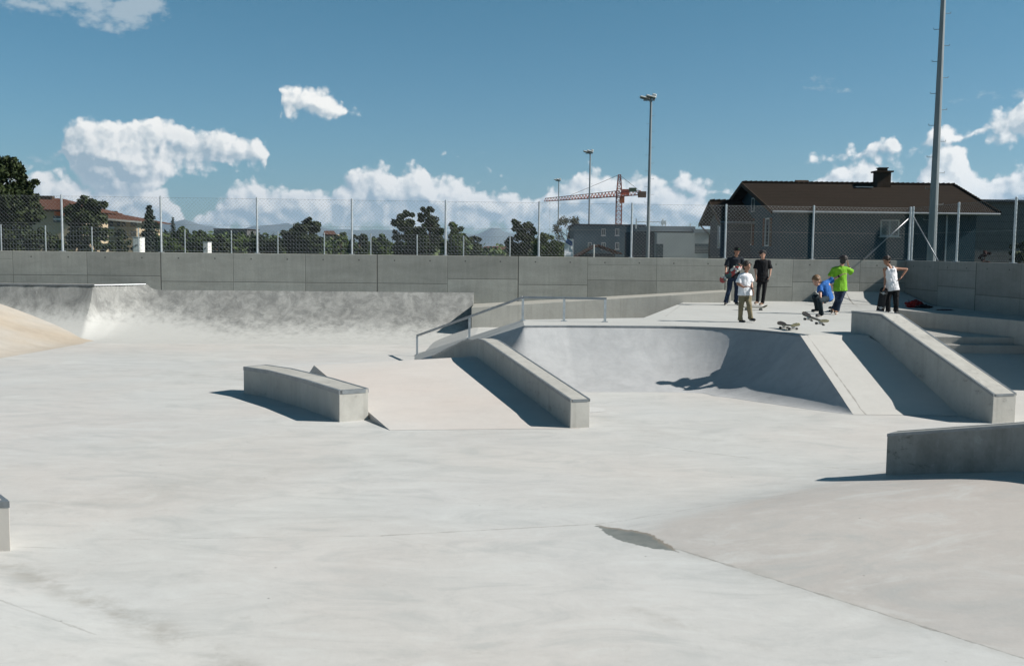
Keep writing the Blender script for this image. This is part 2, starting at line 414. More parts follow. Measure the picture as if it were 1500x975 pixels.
# ------------------------------------------------------------------ quarter pipe along the wall with raised corner
def prof(r, S, d):
    if d >= S: return 0.0
    d = max(d, 0); return r-math.sqrt(max(r*r-(S-d)**2, 0))
QZ = 1.40; QS = 2.95; QR = (QS*QS+QZ*QZ)/(2*QZ)
PZ = 1.58
def rad(S, h): return (S*S+h*h)/(2*h)
PSL, PSR = 2.0, 1.6
QX1 = V(694, 440, 33).x
Bh = G(138, 418, PZ); Ch = Vector((-11.85, wallY(-11.85), PZ))
nBC = Vector((Ch.y-Bh.y, -(Ch.x-Bh.x), 0)).normalized()
if nBC.x < 0: nBC = -nBC
def quarter_z(x, y):
    dw = wallY(x)-y
    z1 = prof(QR, QS, dw)
    dl = Bh.y-y+.02*(x-Bh.x)*0
    dr = (x-Bh.x)*nBC.x+(y-Bh.y)*nBC.y
    def pf(d, S): return PZ if d <= 0 else prof(rad(S, PZ), S, d)
    z2 = min(pf(dl, PSL), pf(dr, PSR)); zm = max(z1, z2)
    if z2 >= PZ-.001: return zm
    k = min(.75, 1.3*zm)*max(0, min(1, (x-Bh.x+.1)/.7))
    if k > 1e-4:
        h_ = max(k-abs(z1-z2), 0)/k; zm = min(zm+h_*h_*k*.25, PZ)
    return zm
def quarter_mesh():
    bm = bmesh.new(); cols = []
    X = -24.0; xs = []
    while X < QX1-1e-3:
        xs.append(X); X += .06 if X > -15 and X < -9 else .25
    xs.append(QX1)
    for x in xs:
        yw = wallY(x)-.002; n = 60
        cols.append([bm.verts.new((x, yw-(3.6)*(j/n), max(quarter_z(x, yw-3.6*j/n), -.02)+(0.006 if j < n else -.03))) for j in range(n+1)])
    for i in range(len(xs)-1):
        for j in range(len(cols[0])-1): bm.faces.new((cols[i][j], cols[i+1][j], cols[i+1][j+1], cols[i][j+1]))
    # end face at the right, thin lip
    last = cols[-1]; base = [bm.verts.new((v.co.x+.001, v.co.y, -.1)) for v in last]
    for j in range(len(last)-1): bm.faces.new((last[j], last[j+1], base[j+1], base[j]))
    return bm
M['quarter'] = concrete('sprayed_curved_concrete', (.27, .275, .265), .16, mott=.85, blotch=(.50, .51, .52), streak=True, rough=.7, dust_sunlit=(.72, 1.25))
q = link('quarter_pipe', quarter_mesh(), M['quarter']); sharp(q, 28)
tag(q, 'long mottled grey quarter pipe curving up against the left part of the back wall', 'quarter pipe')
bm = bmesh.new(); pipe(bm, [(-24, Bh.y, PZ+.004), (Bh.x, Bh.y, PZ+.004)], .028)
link('coping', bm, M['coping'], q)
bm = bmesh.new(); pipe(bm, [(Bh.x, Bh.y, PZ+.004), (Ch.x-.05, Ch.y-.03, PZ+.004)], .022)
link('coping', bm, M['coping'], q)
# beige bank in front of it
M['beige'] = concrete('beige_trowelled_concrete', (.43, .422, .40), .12, warm=(.94, .83, .71), mott=.2, blotch=(.85, .78, .68), rough=.7)
bf = (Bh.x+.52, Bh.y-1.95)
def bank_z(x, y):
    a = (bf[0]-.15, bf[1]+.1); b2 = (G(0, 521).x, G(0, 521).y)
    d = -linedist((x, y), a, b2)
    k = .30*soft(d, .5)
    return min(k, 1.25)-.004
bk = link('bank_ramp', grid(bank_z, -20, -11.9, 24.0, 31.3, .15), M['beige'], smooth=True)
tag(bk, 'beige concrete bank rising towards the left edge in front of the raised corner', 'ramp')

# ------------------------------------------------------------------ deck with bowl-shaped transition
DZ = 1.2
c_a = G(768, 477, DZ); c_b = G(1172, 490.5, DZ)
cop = [c_a, Vector((1.2, 21.72, DZ)), Vector((2.2, 21.79, DZ)), Vector((3.1, 21.85, DZ))]
_b = [Vector((3.1, 21.85)), Vector((4.45, 21.95)), Vector((5.5, 21.35)), Vector((c_b.x, c_b.y))]
for i in range(1, 17):
    k = i/16; v_ = _b[0]*(1-k)**3+_b[1]*3*k*(1-k)**2+_b[2]*3*k*k*(1-k)+_b[3]*k**3; cop.append(Vector((v_.x, v_.y, DZ)))
c0 = cop[0]; cR = cop[-1]
footL = Vector((G(611, 521).x+.05, 25.05, 0)); railF = G(611, 521)
footR = G(1250, 607)
rampTR = G(1247, 491, DZ); rampBR = G(1340, 607)
ledTL = G(1246, 487, DZ)
pL = [xy(c) for c in cop]
dk = pL+[(rampTR.x+.35, rampTR.y-.02), (7.6, 20.6), (11.3, 29.4), (12.85, 24.7), (15.2, 24.7), (13.5, wallY(13.5)), (5.9, wallY(5.9)), (3.25, 24.55), (c0.x-.01, 23.42)]
# joints in the deck as seen
djn = [(G(1235, 441, DZ), G(1256, 447.5, DZ), .03, .8), (G(975, 463, DZ), G(1001, 444, DZ), .02, .4), (G(768, 472.5, DZ), G(1090, 475.5, DZ), .012, .35)]
M['deck'] = concrete('deck_concrete', (.44, .445, .43), .08, joints=djn, rough=.75)
bm = bmesh.new(); prism(bm, dk, -.1, DZ)
d = link('skate_deck', bm, M['deck'])
tag(d, 'raised concrete deck where the skaters stand, above the curved bowl', 'skate deck')
# bowl transition, height field around the coping line
def bowl_strip():
    bm = bmesh.new(); rows = []
    def row(x, y, h, n):
        S = 1.9*(max(h, .01)/1.2)**.85; r = []
        for k in range(29):
            t_ = (k/28)**1.0; d_ = S*t_
            z = h*(1-t_)**2.1+.003 if k < 28 else -.03
            r.append(bm.verts.new((x+n[0]*d_, y+n[1]*d_, z)))
        rows.append(r)
    # left descending edge
    e = Vector((c0.x-footL.x, c0.y-footL.y)).normalized(); nl = Vector((e.y, -e.x))
    for i in range(40):
        k = i/39; row(footL.x+(c0.x-footL.x)*k, footL.y+(c0.y-footL.y)*k, DZ*k-.004, nl)
    # fan round the hip, then the curved back edge
    ch = []
    for i in range(len(cop)-1):
        n = max(2, int((cop[i+1]-cop[i]).length/.06))
        for j in range(n): q = cop[i].lerp(cop[i+1], j/n); ch.append((q.x, q.y, DZ))
    n0 = len(ch)
    for j in range(50): k = j/49; ch.append((cR.x+(footR.x-cR.x)*k, cR.y+(footR.y-cR.y)*k, DZ*(1-k)))
    # smooth plan curve, then normals averaged over a window
    nn = []
    for i in range(len(ch)):
        a_ = ch[max(0, i-1)]; b_ = ch[min(len(ch)-1, i+1)]; d_ = Vector((b_[0]-a_[0], b_[1]-a_[1]))
        d_.normalize(); nn.append(Vector((d_.y, -d_.x)))
    sm = []
    for i in range(len(ch)):
        w_ = 8
        s_ = Vector((0, 0))
        for j in range(max(0, i-w_), min(len(ch), i+w_+1)): s_ += nn[j]
        sm.append(s_.normalized())
    for k in range(1, 10): v_ = nl.lerp(sm[0], k/10).normalized(); row(c0.x, c0.y, DZ-.004, v_)
    for q, n_ in zip(ch, sm): row(q[0], q[1], q[2]-.004, n_)
    for i in range(len(rows)-1):
        for k in range(28): bm.faces.new((rows[i][k], rows[i+1][k], rows[i+1][k+1], rows[i][k+1]))
    bmesh.ops.remove_doubles(bm, verts=bm.verts, dist=.0008)
    return bm
bm = bowl_strip()
M['bowl'] = concrete('trowelled_bowl_concrete', (.39, .40, .41), .13, mott=.5, blotch=(.78, .79, .80), rough=.68)
bw = link('curved_transition', bm, M['bowl'], smooth=True)
tag(bw, 'smooth curved bowl wall below the raised deck, half in sun and half in shadow', 'bowl')
bm = bmesh.new(); cpts = [c+Vector((0, -.012, -.018)) for c in cop]; pipe(bm, cpts, .026)
link('coping', bm, M['coping'], bw)
# left bank with the handrail on it
bm = bmesh.new()
prism(bm, [xy(footL), xy(c0), (c0.x-.012, 23.42), (railF.x-.1, railF.y+.35)], -.1, [0.0, DZ, DZ, 0.0])
jb = [(footL+Vector((.25, .35, 0)), Vector((c0.x-.02, 22.15, 0)), .012, .6), (railF+Vector((0, -.02, 0)), Vector((c0.x, 23.1, 0)), .01, .3)]
M['bank'] = concrete('bank_concrete', (.45, .455, .44), .08, joints=jb)
bkl = link('bank_ramp', bm, M['bank'])
tag(bkl, 'narrow sloping concrete bank under the handrail, rising right to the deck', 'ramp')
# passage behind it
bm = bmesh.new()
lw0 = Vector((QX1+.003, 31.05, 0)); lw1 = Vector((7.1, 32.35, 0))
pz = lambda x: .0 if x < -2.4 else (.40*(x+2.4)/1.2 if x < -1.2 else .40)
vs = []
for i in range(41):
    x = -2.4+i*(6.6+2.4)/40
    yb = railF.y+.35+(23.42-railF.y-.35)*min(1, max(0, (x-railF.x)/(c0.x-railF.x)))-.12
    if x > .3: yb = 24.0+(x-.3)*.1
    vs.append((bm.verts.new((x, yb, pz(x)+.003)), bm.verts.new((x, wallY(x)-.004, pz(x)+.003))))
for i in range(40): bm.faces.new((vs[i][0], vs[i+1][0], vs[i+1][1], vs[i][1]))
pa = link('passage_ramp', bm, M['bank'])
tag(pa, 'low sloping walkway between the handrail bank and the sloping kerb wall at the back', 'ramp')
# low sloping wall in front of the back wall
M['low'] = concrete('kerb_wall_concrete', (.35, .345, .315), .16, streak=True)
bm = bmesh.new()
def lowfront(x): return lw0.y+(lw1.y-lw0.y)*(x-lw0.x)/(lw1.x-lw0.x)
def lowtop(x): return 1.03+(1.57-1.03)*(x-lw0.x)/(lw1.x-lw0.x)
prism(bm, [(lw0.x, lowfront(lw0.x)), (lw1.x, lowfront(lw1.x)), (lw1.x, wallY(lw1.x)-.003), (lw0.x, wallY(lw0.x)-.003)], -.1, lambda x, y: lowtop(x))
lw = link('low_wall', bm, M['low']); bevel(lw, .012, 1)
tag(lw, 'low concrete wall with bright sloping top, between the handrail and the back wall', 'low wall')
# wedge bench against the wall at right
wl0 = V(1190, 430, 34).x
bm = bmesh.new()
prism(bm, [(wl0, 32.4), (13.3, 31.5), (13.3, wallY(13.3)-.004), (wl0, wallY(wl0)-.004)], 1.0, [1.21, 1.21, 1.55, 1.55])
we = link('wedge_ramp', bm, M['deck'])
tag(we, 'small concrete wedge against the back wall behind the boy in the green shirt', 'ramp')
# straight bank right of the bowl
bm = bmesh.new()
NB = 12
pts = []
for i in range(NB+1):
    k = i/NB
    L = cR.lerp(footR, k); Rr = Vector((rampTR.x+.3, rampTR.y, DZ)).lerp(Vector((rampBR.x+1.6, rampBR.y-.1, 0)), k)
    z = DZ*(1-k)
    if k > .86: z = DZ*.14*((1-k)/.14)**1.6
    pts.append((bm.verts.new((L.x, L.y, z+.004)), bm.verts.new((Rr.x, Rr.y, z+.004))))
for i in range(NB): bm.faces.new((pts[i][0], pts[i][1], pts[i+1][1], pts[i+1][0]))
M['ramp'] = concrete('ramp_concrete', (.47, .465, .445), .07, joints=[(cR+Vector((.14, 0, 0)), footR+Vector((.22, 0, 0)), .014, .6)])
rb = link('bank_ramp', bm, M['ramp'], smooth=True)
tag(rb, 'straight concrete bank beside the long sloping ledge, right of the bowl', 'ramp')

# ------------------------------------------------------------------ ledges
def ledge(label, L, Rr, zt, zb, matk, coping=True, cap=False, name='skate_ledge', cw=.055, ch=.05, ends=(True, True)):
    """L and Rr: plan points of the two long sides, zt: top heights, zb: bottom heights"""
    bm = bmesh.new(); n = len(L)
    rows = []
    for i in range(n):
        rows.append([bm.verts.new((L[i][0], L[i][1], zb[i])), bm.verts.new((L[i][0], L[i][1], zt[i])), bm.verts.new((Rr[i][0], Rr[i][1], zt[i])), bm.verts.new((Rr[i][0], Rr[i][1], zb[i]))])
    for i in range(n-1):
        a, b2 = rows[i], rows[i+1]
        for k in range(4): bm.faces.new((a[k], b2[k], b2[(k+1) % 4], a[(k+1) % 4]))
    bm.faces.new(rows[0][::-1]); bm.faces.new(rows[-1])
    o = link(name, bm, matk); bevel(o, .008, 2)
    tag(o, label, 'skate ledge')
    if coping:
        for side in (0, 1):
            S = L if side == 0 else Rr; T = Rr if side == 0 else L
            bm = bmesh.new(); rr = []
            for i in range(n):
                s = Vector((S[i][0], S[i][1], zt[i])); tt = Vector((T[i][0], T[i][1], zt[i])); iv = (tt-s).normalized()
                o_ = s-iv*.004; e = .004
                rr.append([bm.verts.new(o_+Vector((0, 0, -ch))), bm.verts.new(o_+Vector((0, 0, e))), bm.verts.new(o_+iv*cw+Vector((0, 0, e))), bm.verts.new(o_+iv*cw+Vector((0, 0, -ch)))])
            for i in range(n-1):
                for k in range(4): bm.faces.new((rr[i][k], rr[i+1][k], rr[i+1][(k+1) % 4], rr[i][(k+1) % 4]))
            bm.faces.new(rr[0][::-1]); bm.faces.new(rr[-1])
            link('steel_edge', bm, M['coping'], o)
        for i in (0, n-1):
            if not ends[0 if i == 0 else 1]: continue
            s = Vector((L[i][0], L[i][1], zt[i])); tt = Vector((Rr[i][0], Rr[i][1], zt[i])); iv = (tt-s).normalized()
            out = Vector((L[i][0]-L[1 if i == 0 else n-2][0], L[i][1]-L[1 if i == 0 else n-2][1], 0)).normalized()
            bm = bmesh.new(); c = (s+tt)/2+out*(-.022+.004)+Vector((0, 0, .002-ch/2)); w_ = (tt-s).length-2*cw
            rot = Matrix((iv, out, Vector((0, 0, 1)))).transposed(); box(bm, c, (w_, .05, ch), rot)
            link('steel_edge', bm, M['coping'], o)
    return o
M['ledge'] = concrete('ledge_concrete', (.38, .375, .35), .18, scuff=.42, streak=True, mott=.25, blotch=(.8, .8, .78))
M['ledge_d'] = concrete('stained_ledge_concrete', (.29, .288, .27), .24, scuff=.8, streak=True, mott=.5, blotch=(.65, .65, .62))
# A: curved box ledge
A = [G(497, 618), G(447, 599), G(391, 582), G(357, 576)]
w = .52
Lp, Rp = [], []
for i, a in enumerate(A):
    if i == 0: dv = A[1]-A[0]
    elif i == 3: dv = A[3]-A[2]
    else: dv = A[i+1]-A[i-1]
    dv.z = 0; dv.normalize(); nn = Vector((dv.y, -dv.x, 0))
    if nn.x < 0: nn = -nn
    Lp.append(xy(a)); Rp.append(xy(a+nn*w))
ledge('curved concrete box ledge with steel edges, standing left of the kicker ramp', Lp, Rp, [.52]*4, [-.05]*4, M['ledge'], cw=.05, ch=.065)
# funbox kicker
rl = G(460, 535, .47); rr_ = G(696, 521.5, .60); fl0 = G(571, 630); fr0 = G(835, 627)
M['pink'] = concrete('pinkish_ramp_concrete', (.505, .487, .465), .07, warm=(1.02, .965, .94))
bm = bmesh.new()
NS = 16
fr1 = Vector((fr0.x+.15, fr0.y, 0)); rr1 = Vector((rr_.x+.2, rr_.y+.05, .60))
back_l = Vector((rl.x-.55, rl.y+2.0, 0)); back_r = Vector((rr1.x-1.0, rr1.y+3.0, 0))
top = []
for i in range(NS+1):
    k = i/NS; l = fl0.lerp(rl, k); r_ = fr1.lerp(rr1, k); ls_ = .47*k
    f_ = 1.0 if k > .18 else (k/.18)**.7
    top.append((bm.verts.new((l.x, l.y, ls_+.003)), bm.verts.new((r_.x, r_.y, .60*k*f_+.003))))
top.append((bm.verts.new((back_l.x, back_l.y, .003)), bm.verts.new((back_r.x, back_r.y, .003))))
for i in range(NS+1): bm.faces.new((top[i][0], top[i][1], top[i+1][1], top[i+1][0]))
bot = [(bm.verts.new((a.co.x, a.co.y, -.1)), bm.verts.new((b2.co.x, b2.co.y, -.1))) for a, b2 in top]
for s in (0, 1):
    for i in range(NS+1): bm.faces.new((bot[i][s], bot[i+1][s], top[i+1][s], top[i][s]))
kk = link('kicker_ramp', bm, M['pink']); sharp(kk, 15)
tag(kk, 'low wedge-shaped kicker ramp of pinkish smooth concrete between the box ledge and the humped ledge', 'ramp')
# B: humped ledge over the kicker
nb = 26
Lb, Rb, zt, zb = [], [], [], []
P0 = G(835, 627); Pm = rr_.copy()
dirB = Vector((Pm.x-P0.x, Pm.y-P0.y, 0)); LB = dirB.length; dirB.normalize(); nB = Vector((dirB.y, -dirB.x, 0))
for i in range(nb+1):
    s = (LB+5.0)*i/nb; q = P0+dirB*s; q.z = 0
    # ramp surface under it
    rz = .60*s/LB if s < LB else max(0, .60-.17*(s-LB))
    t_ = .46+rz if s < LB else 1.06-.23*(s-LB)
    d_ = abs(s-LB-.1)
    if d_ < .9: t_ -= (.9-d_)**2*.14
    Lb.append(xy(q)); Rb.append(xy(q+nB*.34)); zt.append(max(t_, .05)); zb.append(-.05)
ledge('long humped concrete ledge with steel edges, rising over the kicker ramp beside the bowl', Lb, Rb, zt, zb, M['ledge'], cw=.035, ch=.04)
# C: long sloping ledge at right
P0 = G(1453, 620); P1 = G(1290, 494, DZ); P2 = G(1246, 487, DZ)
nC = 14; Lc, Rc, zt, zb = [], [], [], []
dC = (P1-P0); dC.z = 0; dC.normalize(); nn = Vector((dC.y, -dC.x, 0))
k1 = G(1290, 460, 1.65); k0 = G(1455, 577, .5)
kv = [Vector((P0.x, P0.y, .50)), Vector((k1.x, k1.y, 1.65)), Vector((P2.x, P2.y, 1.65))]
for i in range(nC+1):
    k = i/nC; q = kv[0].lerp(kv[1], k); Lc.append(xy(q)); Rc.append(xy(q+nn*.48)); zt.append(q.z); zb.append(-.05)
Lc.append(xy(kv[2])); Rc.append((kv[2].x+.58, kv[2].y+.18)); zt.append(1.65); zb.append(-.05)
ledge('long sloping concrete ledge with steel edges at right, going down from the deck', Lc, Rc, zt, zb, M['ledge'], cw=.045, ch=.04)
# D: dark block on the foreground bank
pA = G(1297, 695, .15); pB = G(1500, 685, .50)
dv = pB-pA; dv.z = 0; LL = dv.length; dv.normalize(); bn = Vector((-dv.y, dv.x, 0))
Ld, Rd, zt, zb = [], [], [], []
for i in range(9):
    s = i*.42; q = pA+dv*s
    Ld.append(xy(q)); Rd.append(xy(q+bn*.3)); zt.append(.655+(.99-.655)*s/LL); zb.append(-.1)
ledge('dark stained concrete ledge in the right foreground, cut off by the picture edge', Ld, Rd, zt, zb, M['ledge_d'], cw=.05, ch=.03)
# E: end of a ledge at the left edge
e0 = G(16, 807); dv = Vector((-1, -.12, 0)).normalized(); bn = Vector((-dv.y, dv.x, 0)); bn = -bn if bn.y < 0 else bn
Le = [xy(e0), xy(e0+dv*2.5)]; Re = [xy(e0+bn*.45+Vector((-.33, 0, 0))), xy(e0+dv*2.5+bn*.45+Vector((-.33, 0, 0)))]
M['ledge_w'] = concrete('cream_ledge_concrete', (.52, .49, .45), .08)
ledge('pale end of a concrete ledge with steel edges at the left picture edge', Le, Re, [.47]*2, [-.1]*2, M['ledge_w'], cw=.07, ch=.055)

# ------------------------------------------------------------------ steps at the right
M['step'] = concrete('step_concrete', (.37, .365, .345), .14, streak=True)
bm = bmesh.new(); x0 = 7.9
prism(bm, [(9.3, 25.02), (14.6, 25.02), (14.6, 29), (10.9, 29)], -.1, .78)
s1 = link('concrete_step', bm, M['step']); bevel(s1); tag(s1, 'upper concrete step below the long bench block, behind the sloping ledge', 'step', 'concrete steps')
bm = bmesh.new(); prism(bm, [(9.1, 24.62), (14.6, 24.62), (14.6, 25.018), (9.3, 25.018)], -.1, .61)
s2 = link('concrete_step', bm, M['step']); bevel(s2); tag(s2, 'lower narrow concrete step nearest the camera, behind the sloping ledge', 'step', 'concrete steps')
# bench block faces carry the deck edge as a kerb
bm = bmesh.new()
prism(bm, [(11.22, 29.45), (12.78, 24.66), (13.72, 24.66), (13.55, 27.5), (13.1, 30.2), (11.3, 30.2)], .5, DZ+.01)
s3 = link('bench_block', bm, M['step']); bevel(s3); tag(s3, 'long concrete bench block along the shaded side wall, with a red jacket on it', 'bench')
bm = bmesh.new()
prism(bm, [(12.80, 22.4), (13.88, 22.4), (13.76, 24.64), (12.80, 24.64)], -.1, DZ+.01)
s4 = link('bench_block', bm, M['step']); bevel(s4); tag(s4, 'nearer concrete bench block in front of the side wall at the right picture edge', 'bench')
# landing right of the ledge
bm = bmesh.new()
la = [(P0.x+.3, 16.0), (15, 16.0), (15, 24.63), (8.0, 24.63)]
zz = lambda x, y: .41*max(0, min(1, (y-20.5)/4.1))**1.8+.003
v = []
for i in range(13):
    y = 16+8.63*i/12; xl = (P0.x+.3)+(dC.x/dC.y)*(y-P0.y); xl = min(xl, P0.x+.3)
    v.append((bm.verts.new((xl, y, zz(0, y))), bm.verts.new((14.6, y, zz(0, y)))))
for i in range(12): bm.faces.new((v[i][0], v[i][1], v[i+1][1], v[i+1][0]))
lan = link('landing_ramp', bm, M['ramp']); tag(lan, 'gently sloping concrete apron below the steps, right of the sloping ledge', 'ramp')

# ------------------------------------------------------------------ handrail
rh = .52
rp = [G(611, 521), None, Vector((c0.x-.02, 23.1, DZ))]
rp[1] = rp[0].lerp(rp[2], .5); rp[1] = Vector((V(688, 497, 24.8).x, V(688, 497, 24.8).y, 0)); kf = (rp[1].x-rp[0].x)/(rp[2].x-rp[0].x); rp[1] = rp[0].lerp(rp[2], kf)
pts = [rp[0], rp[1], rp[2], G(826, 470.5, DZ), G(886, 471.5, DZ)]
root = thing('handrail', rp[0], 'low galvanised square handrail climbing the bank and running along the back of the deck', 'handrail')
for i, q in enumerate(pts):
    bm = bmesh.new(); box(bm, q+Vector((0, 0, rh/2)), (.055, .055, rh)); box(bm, q+Vector((0, 0, .008)), (.13, .13, .014))
    link('post', bm, M['galv'], root)
bm = bmesh.new(); tp = [q+Vector((0, 0, rh+.02)) for q in (pts[0], pts[2], pts[4])]
bar(bm, tp[0], tp[1], .055, .05); bar(bm, tp[1]+Vector((.0, 0, 0)), tp[2]+Vector((.03, 0, 0)), .056, .052)
link('rail', bm, M['galv_d'], root)

# ------------------------------------------------------------------ drain cover
M['disc'] = concrete('patch_concrete', (.50, .505, .50), .04)
dc = G(872, 600); bm = bmesh.new(); bmesh.ops.create_circle(bm, cap_ends=True, segments=40, radius=.30, matrix=Matrix.Translation((dc.x-.12, dc.y, .004)))
tag(link('drain_cover', bm, M['disc']), 'round pale cover flush with the floor, beside the end of the humped ledge', 'drain cover')
# ------------------------------------------------------------------ field floodlights
def mast(px, ybase, ytop, Y, rb, rt, label, head=True, pegs=True, topz=None, face=None):
    b0 = V(px, ybase, Y); base = Vector((b0.x, b0.y, GZ)); tz = topz or V(px, ytop, Y).z
    root = thing('floodlight_mast', base, label, 'floodlight')
    bm = bmesh.new(); tube(bm, base-Vector((0, 0, .1)), (base.x, base.y, tz), rb, rt, 12)
    link('pole', bm, M['mast'], root)
    if pegs:
        z = GZ+2.6; k = 0
        while z < tz-.6:
            f_ = (z-GZ)/(tz-GZ); r_ = rb+(rt-rb)*f_; sgn = 1 if k % 2 else -1
            bm = bmesh.new(); a = Vector((base.x+sgn*r_*.9, base.y, z)); e = a+Vector((sgn*.22, 0, .0)); tube(bm, a, e, .011, n=6); tube(bm, e, e+Vector((sgn*.01, 0, .06)), .011, n=6); link('climbing_peg', bm, M['galv_d'], root)
            z += .62; k += 1
    if head:
        c = Vector((base.x-.35, base.y, tz+.15)); 
        bm = bmesh.new(); bar(bm, (base.x, base.y, tz-.05), (base.x-.1, base.y, tz+.25), .18, .18); bar(bm, (base.x+.3, base.y, tz+.12), (base.x-.6, base.y, tz+.10), .1, .1); link('bracket', bm, M['galv_d'], root)
        for dx, dy in ((-.48, .28), (-.05, -.28)):
            rot = Matrix.Rotation(R(14), 3, 'Y'); bm = bmesh.new()
            box(bm, (base.x+dx, base.y+dy, tz+.34), (.78, .5, .14), rot); box(bm, (base.x+dx+.24, base.y+dy, tz+.42), (.34, .42, .28), rot)
            ll = link('lamp_head', bm, M['lamp'], root); bevel(ll, .06, 2)
            bm = bmesh.new(); box(bm, (base.x+dx-.02, base.y+dy, tz+.245), (.66, .4, .03), rot); link('lamp_glass', bm, M['glass'], ll)
    return root
mtm, t, b = mat('galvanised_mast'); p = pos(t)
c = t.mix(t.noise(t.vscale(p, (3, 3, .6)), 2.5, 7, .65), (.16, .18, .195, 1), (.30, .33, .345, 1)); t.put(b.inputs['Base Color'], c); b.inputs['Roughness'].default_value = .5; b.inputs['Metallic'].default_value = .35
M['mast'] = mtm; M['lamp'] = flat('lamp_housing', (.62, .63, .62), .4, .2, .1, 2); M['glass'] = flat('dark_glass', (.03, .035, .04), .15, 0, .2, 1)
mast(1364, 382, 0, 40, .185, .075, 'tall tapering steel mast with climbing pegs, nearest floodlight, rising beside the brown-roofed house', topz=15.4)
mast(948.5, 378, 149, 80, .15, .09, 'floodlight mast beside the crane, second nearest of the row')
mast(862, 378, 226, 125, .14, .08, 'floodlight mast crossing the crane jib, third of the row')
mast(817, 378, 266, 175, .13, .08, 'shortest and farthest floodlight mast, left of the crane jib tip', pegs=False)

# ------------------------------------------------------------------ tower crane
M['crane'] = flat('crane_red_paint', (.30, .075, .04), .5, .2, .25, .3); M['crane_o'] = flat('crane_orange_paint', (.42, .13, .05), .5, 0, .2, .4)
M['conc_far'] = flat('counterweight_concrete', (.16, .10, .07), .8, 0, .2, .5); M['cable'] = flat('steel_cable', (.14, .14, .14), .5, .5)
Yc = 350; mb = V(905, 378, Yc); tp = V(905, 256, Yc); jz = V(905, 283.5, Yc).z
root = thing('tower_crane', (mb.x, Yc, GZ), 'red lattice tower crane behind the grey buildings, its jib pointing left', 'crane')
def lattice(name, a, b2, w0, w1, n, mt, tri=False, th=.13):
    a = Vector(a); b2 = Vector(b2); d = (b2-a).normalized()
    up = Vector((0, 0, 1)) if abs(d.z) < .9 else Vector((0, 1, 0)); s = d.cross(up).normalized(); u = s.cross(d)
    def cs(k):
        w_ = (w0+(w1-w0)*k)/2; c = a.lerp(b2, k)
        return [c+s*w_-u*w_, c-s*w_-u*w_, c+u*w_] if tri else [c+s*w_-u*w_, c-s*w_-u*w_, c-s*w_+u*w_, c+s*w_+u*w_]
    bm = bmesh.new(); prev = cs(0)
    for i in range(n):
        nx_ = cs((i+1)/n); m_ = len(prev)
        for k in range(m_):
            bar(bm, prev[k], nx_[k], th); bar(bm, prev[k], nx_[(k+1) % m_], th*.7); bar(bm, nx_[k], nx_[(k+1) % m_], th*.7)
        prev = nx_
    return link(name, bm, mt, root)
lattice('mast', (mb.x, Yc, GZ), (mb.x, Yc, jz), 1.9, 1.9, 14, M['crane'], th=.24)
lattice('apex', (mb.x, Yc, jz), (mb.x, Yc, tp.z), 1.8, .8, 4, M['crane'], th=.24)
jt = V(799, 292.5, 400); jt = Vector((jt.x, 400, jz)); jd = (jt-Vector((mb.x, Yc, jz))).normalized()
lattice('jib', (mb.x, Yc, jz), jt, 1.9, 1.2, 24, M['crane'], True, .21)
ce = Vector((mb.x, Yc, jz))-jd*13.5
lattice('counter_jib', (mb.x, Yc, jz-.3), ce-Vector((0, 0, .3)), 1.4, 1.4, 6, M['crane'], True, .2)
bm = bmesh.new(); box(bm, ce+Vector((.6, 0, -.9)), (2.6, 1.8, 2.0)); link('counterweight', bm, M['conc_far'], root)
bm = bmesh.new(); box(bm, ce+Vector((-2.6, 0, .6)), (2.4, 1.4, 1.3)); link('winch', bm, flat('winch_green', (.05, .07, .03), .6), root)
bm = bmesh.new(); box(bm, (mb.x+2.3, Yc, jz+.5), (2.4, 1.6, 2.0)); link('machine_box', bm, M['crane'], root)
bm = bmesh.new(); box(bm, (mb.x+.9, Yc-1.2, jz-2.1), (1.6, 1.4, 2.4)); link('cab', bm, M['crane_o'], root)
bm = bmesh.new(); bar(bm, (mb.x, Yc, tp.z), Vector((mb.x, Yc, jz+1)).lerp(jt+Vector((0, 0, 1)), .62), .10); bar(bm, (mb.x, Yc, tp.z), ce+Vector((0, 0, 0)), .10); link('stay_cable', bm, M['cable'], root)
hk = Vector((mb.x, Yc, jz)).lerp(jt, .93); bm = bmesh.new(); bar(bm, hk, hk-Vector((0, 0, 20)), .05)
box(bm, hk-Vector((0, 0, 20.6)), (.8, .5, 1.3)); link('hook', bm, M['cable'], root)

# ------------------------------------------------------------------ houses
def tiles(name, c1, c2, sc=3.0):
    mt, t, b = mat(name); tcn = t.new('ShaderNodeTexCoord').outputs['Object']; P = t.xyz(tcn)
    w1 = t.m('FRACT', t.m('MULTIPLY', P[2], sc*1.3)); w2 = t.m('FRACT', t.m('MULTIPLY', t.m('ADD', P[0], P[1]), sc))
    n = t.noise(tcn, .7, 6, .65); n2 = t.noise(tcn, 7, 3)
    c = t.mix(t.m('ADD', t.m('MULTIPLY', n, .5), t.m('MULTIPLY', n2, .5)), c1, c2)
    c = t.mix(t.rng(w1, 0, .25, .45, 0), c, (.008, .006, .005, 1)); c = t.mix(t.rng(w2, 0, .2, .35, 0), c, (.008, .006, .005, 1))
    t.put(b.inputs['Base Color'], c); b.inputs['Roughness'].default_value = .95; b.inputs['Specular IOR Level'].default_value = .08
    bump(t, b, t.m('ADD', w1, w2), .6, .03); return mt
M['tile'] = tiles('dark_brown_roof_tiles', (.013, .010, .007, 1), (.036, .026, .019, 1), 3.4); M['tile_r'] = tiles('red_brown_roof_tiles', (.075, .035, .024, 1), (.14, .07, .05, 1), 2)
M['wall_blue'] = flat('blue_grey_render', (.026, .056, .074), .9, 0, .10, .8)
